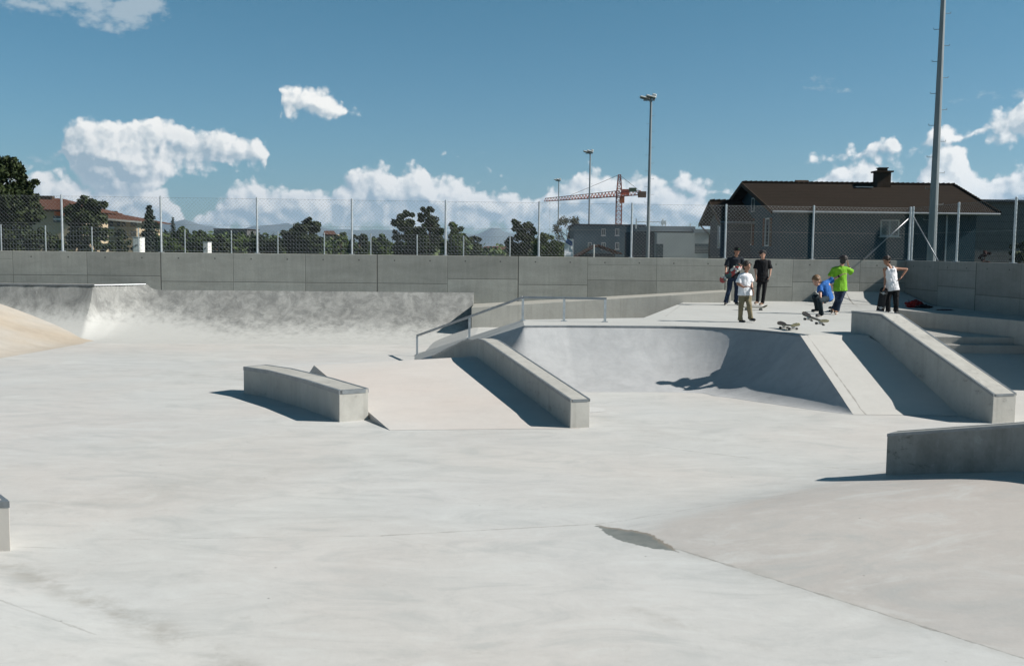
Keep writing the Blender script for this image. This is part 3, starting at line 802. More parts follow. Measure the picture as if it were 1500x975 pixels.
M['wall_grey'] = flat('grey_render', (.05, .06, .075), .85, 0, .12, .8)
M['wood_dark'] = flat('dark_timber', (.05, .035, .025), .8, 0, .3, 2)
M['frame_l'] = flat('pale_window_frame', (.35, .38, .40), .6); M['shut'] = flat('brown_shutter', (.08, .045, .03), .8)
M['win'] = flat('window_glass', (.05, .07, .08), .12, 0, .3, 1.0)
def window(x, y, z, w_, h_, parent, mt=None, d_=.06, shutters=None):
    """window on a wall facing the camera (plane y), frame proud of the wall with the pane inside"""
    bm = bmesh.new(); f_ = .07
    box(bm, (x, y-d_/2, z+h_/2-f_/2), (w_, d_, f_)); box(bm, (x, y-d_/2, z-h_/2+f_/2), (w_, d_, f_))
    for s in (-1, 1): box(bm, (x+s*(w_/2-f_/2), y-d_/2, z), (f_, d_, h_-2*f_))
    box(bm, (x, y-d_*.4, z), (f_*.7, d_*.7, h_-2*f_))
    o = link('window', bm, mt or M['frame_l'], parent)
    bm = bmesh.new(); box(bm, (x, y-.012, z), (w_-2*f_, .02, h_-2*f_)); link('pane', bm, M['win'], o)
    bm = bmesh.new(); box(bm, (x, y-.09, z-h_/2-.04), (w_+.16, .17, .06)); link('sill', bm, mt or M['frame_l'], o)
    return o
# main house: ridge parallel to the long front wall, gable end facing left, hip at the right
def gwindow(px, py, X, w_, h_, parent, mt):
    """window on a gable wall facing -X"""
    Y = X*F/(px-750); z = V(px, py, Y).z; f_ = .08
    bm = bmesh.new()
    for dz in (-1, 1): box(bm, (X-.03, Y, z+dz*(h_-f_)/2), (.06, w_, f_))
    for dy in (-1, 1): box(bm, (X-.03, Y+dy*(w_-f_)/2, z), (.06, f_, h_-2*f_))
    o = link('window', bm, M['frame_l'], parent)
    bm = bmesh.new(); box(bm, (X-.012, Y, z), (.02, w_-2*f_, h_-2*f_)); link('pane', bm, M['win'], o)
    if mt:
        for dy in (-1, 1):
            bm = bmesh.new(); box(bm, (X-.04, Y+dy*(w_*.5+.28), z), (.05, .5, h_)); link('shutter', bm, mt, o)
def slab(bm, pts, th_=.16):
    n = (pts[1]-pts[0]).cross(pts[2]-pts[0]).normalized()
    if n.z < 0: n = -n
    T = [bm.verts.new(p_) for p_ in pts]; Bt = [bm.verts.new(p_-n*th_) for p_ in pts]
    bm.faces.new(T); bm.faces.new(Bt[::-1])
    for i in range(len(pts)): bm.faces.new((Bt[i], Bt[(i+1) % len(pts)], T[(i+1) % len(pts)], T[i]))
def gabled(root, X0, X1, Y0, Y1, zr, ze, wm, tm, over=.9, hip=0.0):
    """box with ridge along X; gable wall at X0; ze = eave edge height at the overhang line"""
    Yr_ = (Y0+Y1)/2; half = (Y1-Y0)/2+over; sl = (zr-ze)/half; zw_ = ze+sl*over-.2
    bm = bmesh.new(); f = [bm.verts.new((X0, y, z)) for y, z in ((Y0, GZ-.2), (Y1, GZ-.2), (Y1, zw_), (Yr_, zr-.2), (Y0, zw_))]
    Xe = X1-hip if hip else X1
    g = [bm.verts.new(v) for v in ((X1, Y0, GZ-.2), (X1, Y1, GZ-.2), (X1, Y1, zw_), (Xe, Yr_, zr-.2), (X1, Y0, zw_))]
    bm.faces.new(f); bm.faces.new(g[::-1])
    for i in range(5): bm.faces.new((f[i], f[(i+1) % 5], g[(i+1) % 5], g[i]))
    bmesh.ops.triangulate(bm, faces=bm.faces[:]); link('wall', bm, wm, root)
    a = Vector((X0-over*.8, Y0-over, ze)); a2 = Vector((X0-over*.8, Y1+over, ze)); b_ = Vector((X1+(over if hip else .3), Y0-over, ze)); b2_ = Vector((b_.x, Y1+over, ze))
    r_a = Vector((a.x, Yr_, zr)); r_b = Vector((Xe, Yr_, zr))
    bm = bmesh.new(); slab(bm, [a, b_, r_b, r_a]); slab(bm, [b2_, a2, r_a, r_b])
    if hip: slab(bm, [b_, b2_, r_b])
    rf_ = link('roof', bm, tm, root)
    bm = bmesh.new(); n = int((r_b-r_a).length/.32)
    for i in range(n): c = r_a.lerp(r_b, (i+.5)/n); tube(bm, c+Vector((-.17, 0, 0)), c+Vector((.17, 0, .025)), .10, .13, 8)
    if hip:
        for i in range(18): tube(bm, r_b.lerp(b_, i/18), r_b.lerp(b_, (i+.95)/18), .09, .12, 6)
    link('ridge_tiles', bm, tm, rf_)
    bm = bmesh.new(); tube(bm, (a.x, a.y-.04, ze-.08), (b_.x, a.y-.04, ze-.08), .07, n=8); link('gutter', bm, M['galv_d'], root)
    bm = bmesh.new(); bar(bm, a+Vector((-.03, 0, -.1)), r_a+Vector((-.03, 0, -.1)), .05, .24); bar(bm, r_a+Vector((-.03, 0, -.1)), a2+Vector((-.03, 0, -.1)), .05, .24); link('barge_board', bm, M['wood_dark'], root)
    return rf_
Yh = 58.0
def hx(px, Y=Yh): return V(px, 370, Y).x
XG = hx(1142); XE = hx(1428); YR = 65.0
zr = V(1250, 269.5, YR).z; ze = V(1300, 310, Yh-.9).z
root = thing('house', (XG, Yh, GZ), 'large blue-grey house with dark brown hipped roof and chimney, behind the fence at right', 'house')
rf = gabled(root, XG, XE, Yh, 72.0, zr, ze, M['wall_blue'], M['tile'], hip=XE-V(1398, 270, YR).x)
cx = V(1292, 260, YR-.6); zt_ = V(1292, 253, YR-.6).z
bm = bmesh.new(); box(bm, (cx.x, cx.y, (zt_+zr-.7)/2), (.86, .8, zt_-zr+.7)); link('chimney', bm, M['wood_dark'], rf)
bm = bmesh.new(); box(bm, (cx.x, cx.y, zt_+.05), (1.1, 1.05, .10)); box(bm, (cx.x, cx.y, zt_+.18), (.5, .5, .16)); box(bm, (cx.x, cx.y, zt_+.29), (.6, .6, .05)); link('chimney_cap', bm, M['wood_dark'], rf)
bm = bmesh.new()
for px in (1257, 1274):
    q = V(px, 275, YR-1.3); box(bm, (q.x, q.y, zr-.6+.1), (.05, .05, .5))
q = V(1265, 272.5, YR-1.3); box(bm, (q.x, q.y, zr-.28), (1.1, .4, .06)); link('snow_guard', bm, M['galv_d'], rf)
q = V(1175, 267, YR); bm = bmesh.new(); tube(bm, (q.x-.42, q.y+.1, zr+.02), (q.x+.42, q.y+.1, zr+.02), .2, .2, 12); link('roof_vent', bm, M['wood_dark'], rf)
window(V(1303, 334, Yh).x, Yh, V(1303, 334, Yh).z, 1.1, .95, root)
for px, py in ((1078, 338), (1096, 340), (1121, 340)): gwindow(px, py, XG, 1.0, 1.7, root, M['shut'])
gwindow(1099, 300, XG, .8, .9, root, None)
bm = bmesh.new(); xj = hx(1384); box(bm, (xj, Yh-.05, (ze+GZ)/2), (.09, .09, ze-GZ)); link('downpipe', bm, M['galv_d'], root)
# annexe at the far left end
X2 = 13.9; root = thing('house', (X2, 65, GZ), 'smaller dark-roofed gabled house end just left of the large house', 'house')
rf = gabled(root, X2, XG-.05, 65, 70.6, V(1040, 294.5, 67.8).z, V(1021, 328, 71.4).z, M['wall_grey'], M['tile'], over=.8)
gwindow(1051, 347, X2, 1.0, 1.5, root, None)
bm = bmesh.new(); tube(bm, (X2-.6, 71.2, V(1021, 328, 71.4).z-.1), (X2-.05, 70.5, V(1021, 328, 71.4).z-.8), .05, n=6); tube(bm, (X2-.06, 70.5, V(1021, 328, 71.4).z-.8), (X2-.06, 70.5, GZ), .05, n=6); link('downpipe', bm, M['wood_dark'], root)
# dark hall at the right edge
Yd = 66; root = thing('hall', (V(1415, 370, Yd).x, Yd, GZ), 'dark flat-roofed hall at the right edge behind the fence', 'building')
xd0 = V(1418, 370, Yd).x; xd1 = xd0+16; zd = V(1470, 293, Yd).z
mtd, t, b = mat('dark_cladding'); tcn = t.new('ShaderNodeTexCoord').outputs['Object']; P = t.xyz(tcn)
w1 = t.m('FRACT', t.m('MULTIPLY', P[2], 2.2)); c = t.mix(t.rng(w1, 0, .15, .7, 0), t.mix(t.noise(tcn, 1.0, 4), (.055, .06, .065, 1), (.085, .09, .09, 1)), (.01, .01, .01, 1)); t.put(b.inputs['Base Color'], c); M['clad'] = mtd
bm = bmesh.new(); prism(bm, [(xd0, Yd), (xd1, Yd), (xd1, Yd+14), (xd0, Yd+14)], GZ-.2, zd-.15); link('wall', bm, M['clad'], root)
bm = bmesh.new(); prism(bm, [(xd0-.4, Yd-.5), (xd1, Yd-.5), (xd1, Yd+14.5), (xd0-.4, Yd+14.5)], zd-.15, zd); link('roof', bm, M['wall_grey'], root)
# dark blue-grey block with small windows
Yb = 118; root = thing('building', (V(900, 370, Yb).x, Yb, GZ), 'flat-roofed dark blue-grey building with small pale-framed windows below the crane', 'building')
xb0, xb1 = V(841, 370, Yb).x, V(944, 370, Yb).x; zb_ = V(900, 331, Yb).z
bm = bmesh.new(); prism(bm, [(xb0, Yb), (xb1, Yb), (xb1, Yb+12), (xb0, Yb+12)], GZ-.2, zb_); link('wall', bm, flat('slate_blue_facade', (.085, .125, .155), .85, 0, .1, .4), root)
bm = bmesh.new(); prism(bm, [(xb0-.15, Yb-.15), (xb1+.1, Yb-.15), (xb1+.1, Yb+12.1), (xb0-.15, Yb+12.1)], zb_, zb_+.2); link('roof', bm, M['wall_grey'], root)
for px, py in ((864, 360), (884, 340), (904, 340), (884, 360), (904, 360), (864, 340)):
    if (px, py) == (864, 340): continue
    q = V(px, py, Yb); window(q.x, Yb, q.z, .46*Yb/118*1.0+.0, .8, root)
# pale warehouse
Yw = 104; root = thing('building', (V(1000, 370, Yw).x, Yw, GZ), 'pale grey flat-roofed commercial building between the crane and the houses', 'building')
xw0, xw1, xw2 = V(962, 370, Yw).x, V(1017, 370, Yw).x, V(1050, 370, Yw).x; zw = V(1000, 341, Yw).z
M['wh'] = flat('pale_grey_facade', (.36, .37, .37), .8, 0, .08, .5); M['wh_d'] = flat('grey_roof_band', (.16, .19, .21), .8, 0, .08, .5)
bm = bmesh.new(); prism(bm, [(xw0, Yw), (xw1, Yw), (xw1, Yw+10), (xw0, Yw+10)], GZ-.2, zw); link('wall', bm, M['wh'], root)
bm = bmesh.new(); prism(bm, [(V(930, 370, Yw+2).x, Yw+2), (xw0-.02, Yw+2), (xw0-.02, Yw+12), (V(930, 370, Yw+2).x, Yw+12)], GZ-.2, zw+.15); wq = link('wall', bm, M['wall_grey'], root)
bm = bmesh.new(); prism(bm, [(V(945, 370, Yw+3).x, Yw+1.5), (V(1014, 370, Yw+3).x, Yw+1.5), (V(1014, 370, Yw+3).x, Yw+9), (V(945, 370, Yw+3).x, Yw+9)], zw+.16, V(1000, 331.5, Yw+1.5).z); link('roof_storey', bm, M['wh_d'], root)
bm = bmesh.new(); prism(bm, [(xw1+.02, Yw+1), (xw2, Yw+1), (xw2, Yw+10), (xw1+.02, Yw+10)], GZ-.2, zw); link('wall', bm, M['wh'], root)
bm = bmesh.new(); prism(bm, [(xw1+.02, Yw+.6), (xw2, Yw+.6), (xw2, Yw+10), (xw1+.02, Yw+10)], zw+.01, V(1030, 335.5, Yw+.6).z); link('roof_band', bm, M['wh_d'], root)
q = V(1033, 364, Yw+1); bm = bmesh.new(); box(bm, (q.x, Yw+.97, q.z), (2.2, .08, 1.0)); lv = link('window', bm, M['win'], root)
bm = bmesh.new(); 
for k in range(4): box(bm, (q.x, Yw+.90, q.z-.36+k*.16), (2.2, .06, .03))
link('blind', bm, M['wh'], lv)
for px in (935, 952, 966):
    q = V(px, 365, Yw+(2 if px < 962 else 0)); bm = bmesh.new(); box(bm, (q.x, q.y-.03, q.z-.3), (.75, .08, 1.7)); link('window', bm, M['win'], root)
bm = bmesh.new()
for px, y_ in ((932, 321), (1011, 328), (971, 321), (975, 324)):
    q = V(px, y_, Yw+4); box(bm, (q.x, q.y, (q.z+zw+.5)/2), (.12, .12, q.z-zw-.4))
q = V(955, 325, Yw+4); box(bm, (q.x-.4, q.y, q.z), (2.6, .08, .08)); q = V(972, 326, Yw+4); box(bm, (q.x, q.y, q.z), (.5, .5, .4)); link('roof_equipment', bm, M['lamp'], root)
# low brown roof in front of it
Yl = 92; root = thing('shed', (V(885, 370, Yl).x, Yl, GZ), 'low shed with a shallow brown roof in front of the dark blue-grey building', 'shed')
bm = bmesh.new(); a = V(842, 377, Yl); pk = V(877, 358, Yl); e = V(912, 371, Yl)
prism(bm, [(a.x+.8, Yl+1), (e.x-.6, Yl+1), (e.x-.6, Yl+6), (a.x+.8, Yl+6)], GZ-.1, e.z-.05); link('wall', bm, M['wall_grey'], root)
bm = bmesh.new(); slab(bm, [a, pk, pk+Vector((0, 7, 0)), a+Vector((0, 7, 0))], .1); slab(bm, [pk+Vector((.01, 0, 0)), e, e+Vector((0, 7, 0)), pk+Vector((.01, 7, 0))], .1); link('roof', bm, M['tile_r'], root)
q = V(870, 364, Yl-.3); bm = bmesh.new(); tube(bm, (q.x, q.y, GZ), (q.x, q.y, q.z+.4), .06, n=8); link('flue', bm, M['lamp'], root)
# apartments at left
M['beige_w'] = flat('beige_facade', (.42, .34, .24), .85, 0, .12, .4); M['white'] = flat('white_trim', (.72, .72, .70), .6, 0, .06, 1)
M['awn'] = flat('orange_awning', (.62, .13, .04), .7, 0, .08, .6)
def pxbox(name, x0, y0, x1, y1, Y, dep, mt, parent):
    a = V(x0, y0, Y); b2 = V(x1, y1, Y); bm = bmesh.new(); box(bm, ((a.x+b2.x)/2, Y+dep/2, (a.z+b2.z)/2), (abs(b2.x-a.x), dep, abs(a.z-b2.z))); return link(name, bm, mt, parent)
Yp = 150; root = thing('apartment_house', (V(80, 370, Yp).x, Yp, GZ), 'beige apartment house with red-brown roof and orange awning, behind the left trees', 'building')
pxbox('wall', 20, 309, 112, 378, Yp, 12, M['beige_w'], root)
bm = bmesh.new(); a = V(15, 305.5, Yp-1.2); e = V(125, 308, Yp-1.2); r1 = V(40, 288, Yp+6); r2 = V(92, 291, Yp+6)
slab(bm, [a, e, r2, r1]); slab(bm, [e, Vector((e.x, Yp+13, e.z)), r2]); slab(bm, [Vector((e.x, Yp+13, e.z)), Vector((a.x, Yp+13, a.z)), r1, r2]); slab(bm, [Vector((a.x, Yp+13, a.z)), a, r1])
rf = link('roof', bm, M['tile_r'], root)
pxbox('chimney', 57, 286.5, 76, 292, Yp+5, 1.0, M['wood_dark'], rf)
pxbox('fascia', 20, 306, 124, 309, Yp-1.0, .3, M['white'], root)
pxbox('awning', 79.5, 310, 101, 316, Yp-.9, .8, M['awn'], root); pxbox('balcony_recess', 78, 316.5, 103, 326, Yp-.10, .08, M['win'], root); pxbox('balcony_rail', 78, 320, 103, 322, Yp-.9, .06, M['white'], root)
Yq = 165; root = thing('apartment_house', (V(180, 370, Yq).x, Yq, GZ), 'beige apartment house with hipped red-brown roof, between the round tree and the conifer', 'building')
pxbox('wall', 150, 322, 201, 378, Yq, 12, M['beige_w'], root)
bm = bmesh.new(); a = V(130, 318, Yq-1.2); e = V(207.5, 324, Yq-1.2); r1 = V(140, 309, Yq+6); r2 = V(171, 312.5, Yq+6)
slab(bm, [a, e, r2, r1]); slab(bm, [e, Vector((e.x, Yq+13, e.z)), r2]); slab(bm, [Vector((e.x, Yq+13, e.z)), Vector((a.x, Yq+13, a.z)), r1, r2])
rf = link('roof', bm, M['tile_r'], root); pxbox('chimney', 161.5, 309, 170, 315.5, Yq+4, .8, M['wood_dark'], rf)
bm = bmesh.new(); a = V(152, 319.8, Yq-1.2); e = V(207, 324.5, Yq-1.2); bar(bm, a+Vector((0, -.03, -.1)), e+Vector((0, -.03, -.1)), .1, .3); link('fascia', bm, M['white'], root)
for x0, y0, x1, y1 in ((155, 324, 166, 331), (171, 325, 176, 331), (178, 326, 184, 332), (191, 325, 200, 332), (171, 337, 176, 344), (178, 338, 185, 345), (191, 338, 200, 346)):
    f_ = pxbox('window', x0, y0, x1, y1, Yq-.05, .04, M['win'], root)
pxbox('balcony_rail', 153, 332, 167, 335, Yq-.9, .1, M['white'], root)
Yr = 260; root = thing('office_block', (V(340, 370, Yr).x, Yr, GZ), 'distant low grey-brown block with flat roof above the tree line', 'building')
M['far_b'] = flat('grey_brown_facade', (.10, .10, .10), .85, 0, .15, .2); pxbox('wall', 313, 336, 362, 378, Yr, 12, M['far_b'], root); pxbox('roof', 312, 334.5, 363, 336, Yr-.3, 12.6, M['wood_dark'], root)
for x0 in (318, 328, 342, 352): pxbox('window', x0, 339.5, x0+6, 344, Yr-.05, .04, M['win'], root)
Ys = 230; root = thing('house', (V(482, 370, Ys).x, Ys, GZ), 'distant house with a brown roof between the two middle tree groups', 'house')
pxbox('wall', 476, 343, 491, 378, Ys, 8, M['beige_w'], root)
bm = bmesh.new(); a = V(473, 343, Ys-1); e = V(493, 343.5, Ys-1); r1 = V(475, 338, Ys+4); r2 = V(489, 338, Ys+4); slab(bm, [a, e, r2, r1], .3); link('roof', bm, M['tile_r'], root)
root = thing('house', (V(725, 370, 190).x, 190, GZ), 'low house with a red roof edge seen between the middle and right trees', 'house')
pxbox('wall', 706, 364, 746, 378, 190, 8, M['beige_w'], root)
bm = bmesh.new(); a = V(704, 365, 189); e = V(748, 365.5, 189); r1 = V(710, 360.5, 194); r2 = V(744, 360.5, 194); slab(bm, [a, e, r2, r1], .3); link('roof', bm, M['tile_r'], root)

# ------------------------------------------------------------------ white hatch boards standing behind the wall, beach flag
def cabinet(x0, y0, x1, y1, Y, label):
    a = V(x0, y0, Y); b2 = V(x1, y1, Y); cx_ = (a.x+b2.x)/2; w_ = b2.x-a.x; zt_ = a.z
    root = thing('portable_toilet', (cx_, Y+.5, GZ), label, 'portable toilet', 'white cabins behind the wall')
    bm = bmesh.new(); box(bm, (cx_, Y+.5, (zt_+GZ)/2), (w_, .9, zt_-GZ)); o = link('cabin', bm, M['white'], root); bevel(o, .03)
    bm = bmesh.new(); box(bm, (cx_, Y+.03, (zt_+GZ)/2), (w_*.8, .04, (zt_-GZ)*.92)); dd = link('door', bm, M['white'], root)
    bm = bmesh.new(); z_ = V(x0, (y0+y1)/2+1, Y).z; box(bm, (cx_, Y-.0, z_), (w_*.28, .05, .07)); box(bm, (cx_-w_*.14, Y, z_-.06), (.05, .05, .12)); link('handle', bm, M['glass'], dd)
    bm = bmesh.new(); box(bm, (cx_, Y+.5, zt_+.03), (w_*1.06, 1.0, .06)); link('roof', bm, M['galv'], root)
cabinet(194, 348, 205.8, 368, 75, 'larger white cabin behind the wall, in front of the conifer')
cabinet(297, 355, 305, 370, 82, 'smaller white cabin behind the wall, standing alone before the hedge trees')
q = V(832.5, 378, 70); root = thing('banner_flag', (q.x, q.y, GZ), 'tall narrow white banner with blue upper part beside the green shrub', 'flag')
tpz = V(832, 350, 70).z; bm = bmesh.new(); tube(bm, (q.x+.32, q.y, GZ), (q.x+.3, q.y, tpz), .03, n=6); link('pole', bm, M['galv'], root)
mtf, t, b = mat('banner_cloth'); P = t.xyz(pos(t)); dgl = t.m('ADD', P[2], t.m('MULTIPLY', P[0], .6)); zt1 = V(832, 351, 70).z
st = t.m('GREATER_THAN', t.m('FRACT', t.m('MULTIPLY', dgl, 1.35)), .5); up = t.m('GREATER_THAN', P[2], V(832, 360, 70).z)
t.put(b.inputs['Base Color'], t.mix(t.m('MULTIPLY', st, up), (.62, .65, .70, 1), (.02, .09, .28, 1)))
bm = bmesh.new()
for i in range(2):
    pass
rows = []
for k in range(13):
    z_ = GZ+(tpz-GZ)*k/12; wv = .08*math.sin(k*.9); wd = .28 if k < 11 else .28-.08*(k-10)
    rows.append([bm.verts.new((q.x+dx, q.y+wv*abs(dx)*3+dy, z_)) for dx, dy in ((-wd, 0), (0, 0), (.3, 0), (.3, .02), (-wd, .02))])
for k in range(12):
    for j in range(5): bm.faces.new((rows[k][j], rows[k][(j+1) % 5], rows[k+1][(j+1) % 5], rows[k+1][j]))
link('cloth', bm, mtf, root)

# ------------------------------------------------------------------ second, lower mesh fence beyond the wall
pp = []
for k, px in enumerate([-60, 2] + [67+68*i for i in range(0, 11)]):
    Y = 50+(px-67)/680*8; q = V(px, 360, Y); pp.append((q.x, q.y))
root = thing('mesh_fence', (pp[0][0], pp[0][1], GZ), 'lower welded mesh fence with thin posts, standing beyond the long wall', 'fence')
h2 = V(67, 330, 50).z-GZ; bm = bmesh.new(); bm2 = bmesh.new()
for i in range(len(pp)-1):
    a = Vector((*pp[i], 0)); b2 = Vector((*pp[i+1], 0)); n = 15; hh = h2-.02*i
    for k in range(1, n): c = a.lerp(b2, k/n); bar(bm, (c.x, c.y, GZ), (c.x, c.y, GZ+hh), .006)
    for k in range(0, 10): z_ = GZ+.1+(hh-.1)*k/9; bar(bm, (a.x, a.y, z_), (b2.x, b2.y, z_), .008)
link('wire_mesh', bm, M['galv_d'], root); bm2.free()
for i, (x, y) in enumerate(pp):
    bm = bmesh.new(); tube(bm, (x, y, GZ), (x, y, GZ+h2-.02*i+.03), .035, n=8); link('post', bm, M['galv'], root)

# ------------------------------------------------------------------ trees
def leafmat(name, c1, c2, c3):
    mt, t, b = mat(name); p = pos(t)
    n = t.noise(p, .9, 4, .6); n2 = t.noise(p, 9, 2)
    c = t.mix(t.rng(n, .35, .65), c1, c2); c = t.mix(t.rng(n2, .5, .8, 0, .7), c, c3)
    t.put(b.inputs['Base Color'], c); b.inputs['Roughness'].default_value = .65
    b.inputs['Specular IOR Level'].default_value = .25
    return mt
M['leaf_d'] = leafmat('dark_leaves', (.015, .025, .008, 1), (.031, .046, .013, 1), (.06, .08, .024, 1))
M['leaf_m'] = leafmat('mid_green_leaves', (.032, .056, .014, 1), (.068, .105, .026, 1), (.11, .145, .04, 1))
M['leaf_l'] = leafmat('light_green_leaves', (.055, .082, .022, 1), (.09, .13, .036, 1), (.13, .165, .05, 1))
M['leaf_b'] = leafmat('olive_brown_twigs', (.05, .05, .03, 1), (.07, .075, .04, 1), (.10, .10, .055, 1))
M['needle'] = leafmat('dark_needles', (.014, .026, .017, 1), (.026, .042, .024, 1), (.045, .062, .034, 1))
M['bark'] = flat('bark', (.06, .045, .032), .9, 0, .3, 4); M['red'] = leafmat('red_leaves', (.05, .012, .01, 1), (.10, .02, .015, 1), (.13, .03, .02, 1))
def leaf(bm, c, s, rnd):
    n = Vector((rnd.gauss(0, 1), rnd.gauss(0, 1), rnd.gauss(.4, 1))).normalized(); a = n.orthogonal().normalized(); b2 = n.cross(a)
    th_ = rnd.random()*6.28; a, b2 = a*math.cos(th_)+b2*math.sin(th_), b2*math.cos(th_)-a*math.sin(th_)
    bm.faces.new([bm.verts.new(c+a*s), bm.verts.new(c+b2*s*.55), bm.verts.new(c-a*s*.9), bm.verts.new(c-b2*s*.6)])
def crown(rnd, base, cz, rx, ry, rz, ncl, nl, ls, mt, root, lobes=None, spread=.9):
    bm = bmesh.new(); cl = []
    for i in range(ncl):
        while True:
            v = Vector((rnd.uniform(-1, 1), rnd.uniform(-1, 1), rnd.uniform(-1, 1)))
            if .2 < v.length < 1: break
        v *= (.55+.45*rnd.random())/max(v.length, .3) if rnd.random() < .75 else 1
        if v.length > 1.02: v = v.normalized()
        taper = 1 if v.z < .2 else 1-.25*v.z
        cl.append((base+Vector((v.x*rx*taper, v.y*ry*taper, cz-base.z+v.z*rz)), rnd.uniform(.16, .34)*min(rx, rz)))
    if lobes:
        for lx, lz, lr in lobes: cl.append((base+Vector((lx, rnd.uniform(-.3, .3)*rx, lz-base.z)), lr))
        for lx, lz, lr in lobes:
            for _ in range(3): cl.append((base+Vector((lx+rnd.uniform(-1, 1)*lr, rnd.uniform(-.3, .3)*rx, lz-base.z+rnd.uniform(-1, .6)*lr)), lr*.6))
    for c, r_ in cl:
        for k in range(nl):
            d_ = Vector((rnd.gauss(0, 1), rnd.gauss(0, 1), rnd.gauss(0, 1))).normalized()*r_*(rnd.random()**.45)*spread
            d_.z *= .8; leaf(bm, c+d_, ls*rnd.uniform(.6, 1.3), rnd)
    o = link('crown', bm, mt, root); return cl
def tree(px, ytop, halfw, Y, label, mt='leaf_d', ncl=40, nl=70, ls=.25, ybot=362, lobes=None, cat='tree', name='broadleaf_tree', seed=None):
    rnd = random.Random(seed if seed is not None else int(px*7+Y)); q = V(px, 370, Y); s = F/Y
    zt_ = V(px, ytop, Y).z; zb__ = max(V(px, ybot+9, Y).z-.6, GZ+.1); rx = halfw/s
    base = Vector((q.x, Y, GZ)); root = thing(name, base, label, cat)
    cz = (zt_+zb__)/2; rz = (zt_-zb__)/2
    L = None
    if lobes: L = [((lx-px)/s, V(lx, ly, Y).z, lr/s) for lx, ly, lr in lobes]
    cl = crown(rnd, base, cz, rx, rx*.9, rz, int(ncl*1.15), int(nl*1.5), ls*.78, M[mt], root, L)
    bm = bmesh.new(); tr = max(.08, (zt_-GZ)*.022); top_ = Vector((q.x, Y, cz)); tube(bm, base-Vector((0, 0, .1)), top_, tr*1.3, tr*.7, 8)
    for c, r_ in rnd.sample(cl, min(len(cl), 9)) + (cl[-3:] if lobes else []):
        st = base.lerp(top_, rnd.uniform(.35, .95)); tube(bm, st, c, tr*.4, tr*.12, 5)
    link('trunk', bm, M['bark'], root)
def conifer(px, ytop, halfw, Y, label, seed=1):
    rnd = random.Random(seed); q = V(px, 370, Y); s = F/Y; zt_ = V(px, ytop, Y).z; rx = halfw/s; base = Vector((q.x, Y, GZ))
    root = thing('conifer_tree', base, label, 'tree'); bm = bmesh.new(); n = 26
    for i in range(n):
        k = i/n; z_ = GZ+.6+(zt_-GZ-.6)*k; r_ = rx*(1-k)**.85+.05
        m_ = int(9*(1-k)+5)
        for j in range(m_):
            a = rnd.random()*6.28; L = r_*rnd.uniform(.75, 1.1)
            for u in range(9):
                f_ = (u+1)/9; c = Vector((q.x+math.cos(a)*L*f_, Y+math.sin(a)*L*f_, z_-L*.28*f_+L*.10*f_*f_)); 
                for _ in range(2): leaf(bm, c+Vector((rnd.gauss(0, .1), rnd.gauss(0, .1), rnd.gauss(0, .06)))*(rx/2), .19*rx/1.8*(1.3-.5*f_), rnd)
    link('crown', bm, M['needle'], root)
    bm = bmesh.new(); tube(bm, base-Vector((0, 0, .1)), (q.x, Y, zt_-.05), .16, .02, 8); link('trunk', bm, M['bark'], root)
tree(5, 232, 54, 60, 'large dark broadleaf tree at the left picture edge, taller than everything beside it', 'leaf_d', 90, 110, .17, 372, lobes=[(22, 240, 14), (-5, 238, 16), (38, 262, 10), (46, 285, 9), (30, 250, 10)])
tree(58, 335, 34, 62, 'dark bushy tree under the large tree at the left, in front of the apartment house', 'leaf_d', 50, 80, .16, 376)
tree(128, 292, 31, 80, 'dark round-crowned tree between the two apartment houses', 'leaf_d', 60, 85, .19, 352, lobes=[(130, 293, 9), (150, 300, 9), (108, 306, 10)])
tree(128, 345, 52, 84, 'dense dark bush mass beneath the round tree, along the fence', 'leaf_d', 60, 70, .2, 378)
tree(178, 336, 13, 90, 'slim dark bush in front of the second apartment house', 'leaf_d', 22, 60, .2, 378)
conifer(220, 300, 21, 95, 'tall dark conifer right of the beige apartment house', 3)
conifer(254, 317, 9, 120, 'small pointed conifer standing alone right of the tall conifer', 5)
hz_ = [(208, 352, 22, 98), (240, 343, 20, 100), (268, 333, 18, 105), (292, 337, 17, 103), (318, 345, 18, 101), (345, 341, 20, 106), (378, 344, 20, 104), (402, 350, 16, 101)]
lb = ['squat dark hedge tree at the foot of the tall conifer', 'low green hedge tree just left of the small conifer', 'highest round tree of the hedge row right of the small conifer', 'mid-green hedge tree above the smaller white cabin',
      'low hedge tree left below the distant office block', 'hedge tree in front of the distant office block', 'dark hedge tree right of the distant office block', 'low hedge tree at the right end of the hedge row']
for (px, yt, hw, Y), l_ in zip(hz_, lb): tree(px, yt, hw, Y, l_, 'leaf_m' if px in (268, 292, 240, 345) else 'leaf_d', 34, 60, .24, 378, name='hedge_tree')
tree(425, 334, 22, 112, 'dark tree at the left shoulder of the left-middle tree group', 'leaf_d', 34, 60, .25, 378)
tree(452, 324, 25, 110, 'broad dark tree topping the left-middle tree group', 'leaf_d', 46, 70, .24, 372, lobes=[(448, 326, 8), (465, 329, 8), (436, 331, 7)])
tree(499, 338, 13, 116, 'lighter green tree right of the distant brown-roofed house', 'leaf_l', 26, 60, .22, 378)
tree(526, 336, 15, 110, 'dark ragged tree just right of the light green one', 'leaf_d', 30, 60, .22, 378)
tree(558, 342, 17, 118, 'small green rounded tree left of the tallest middle tree', 'leaf_m', 30, 60, .24, 378)
tree(598, 322, 25, 98, 'ragged dark tree with a bent top, left of the twin pair', 'leaf_d', 44, 70, .2, 372, lobes=[(587, 319, 7), (595, 313, 5.5), (604, 315, 3.5), (584, 327, 9), (600, 326, 7), (592, 330, 9)])
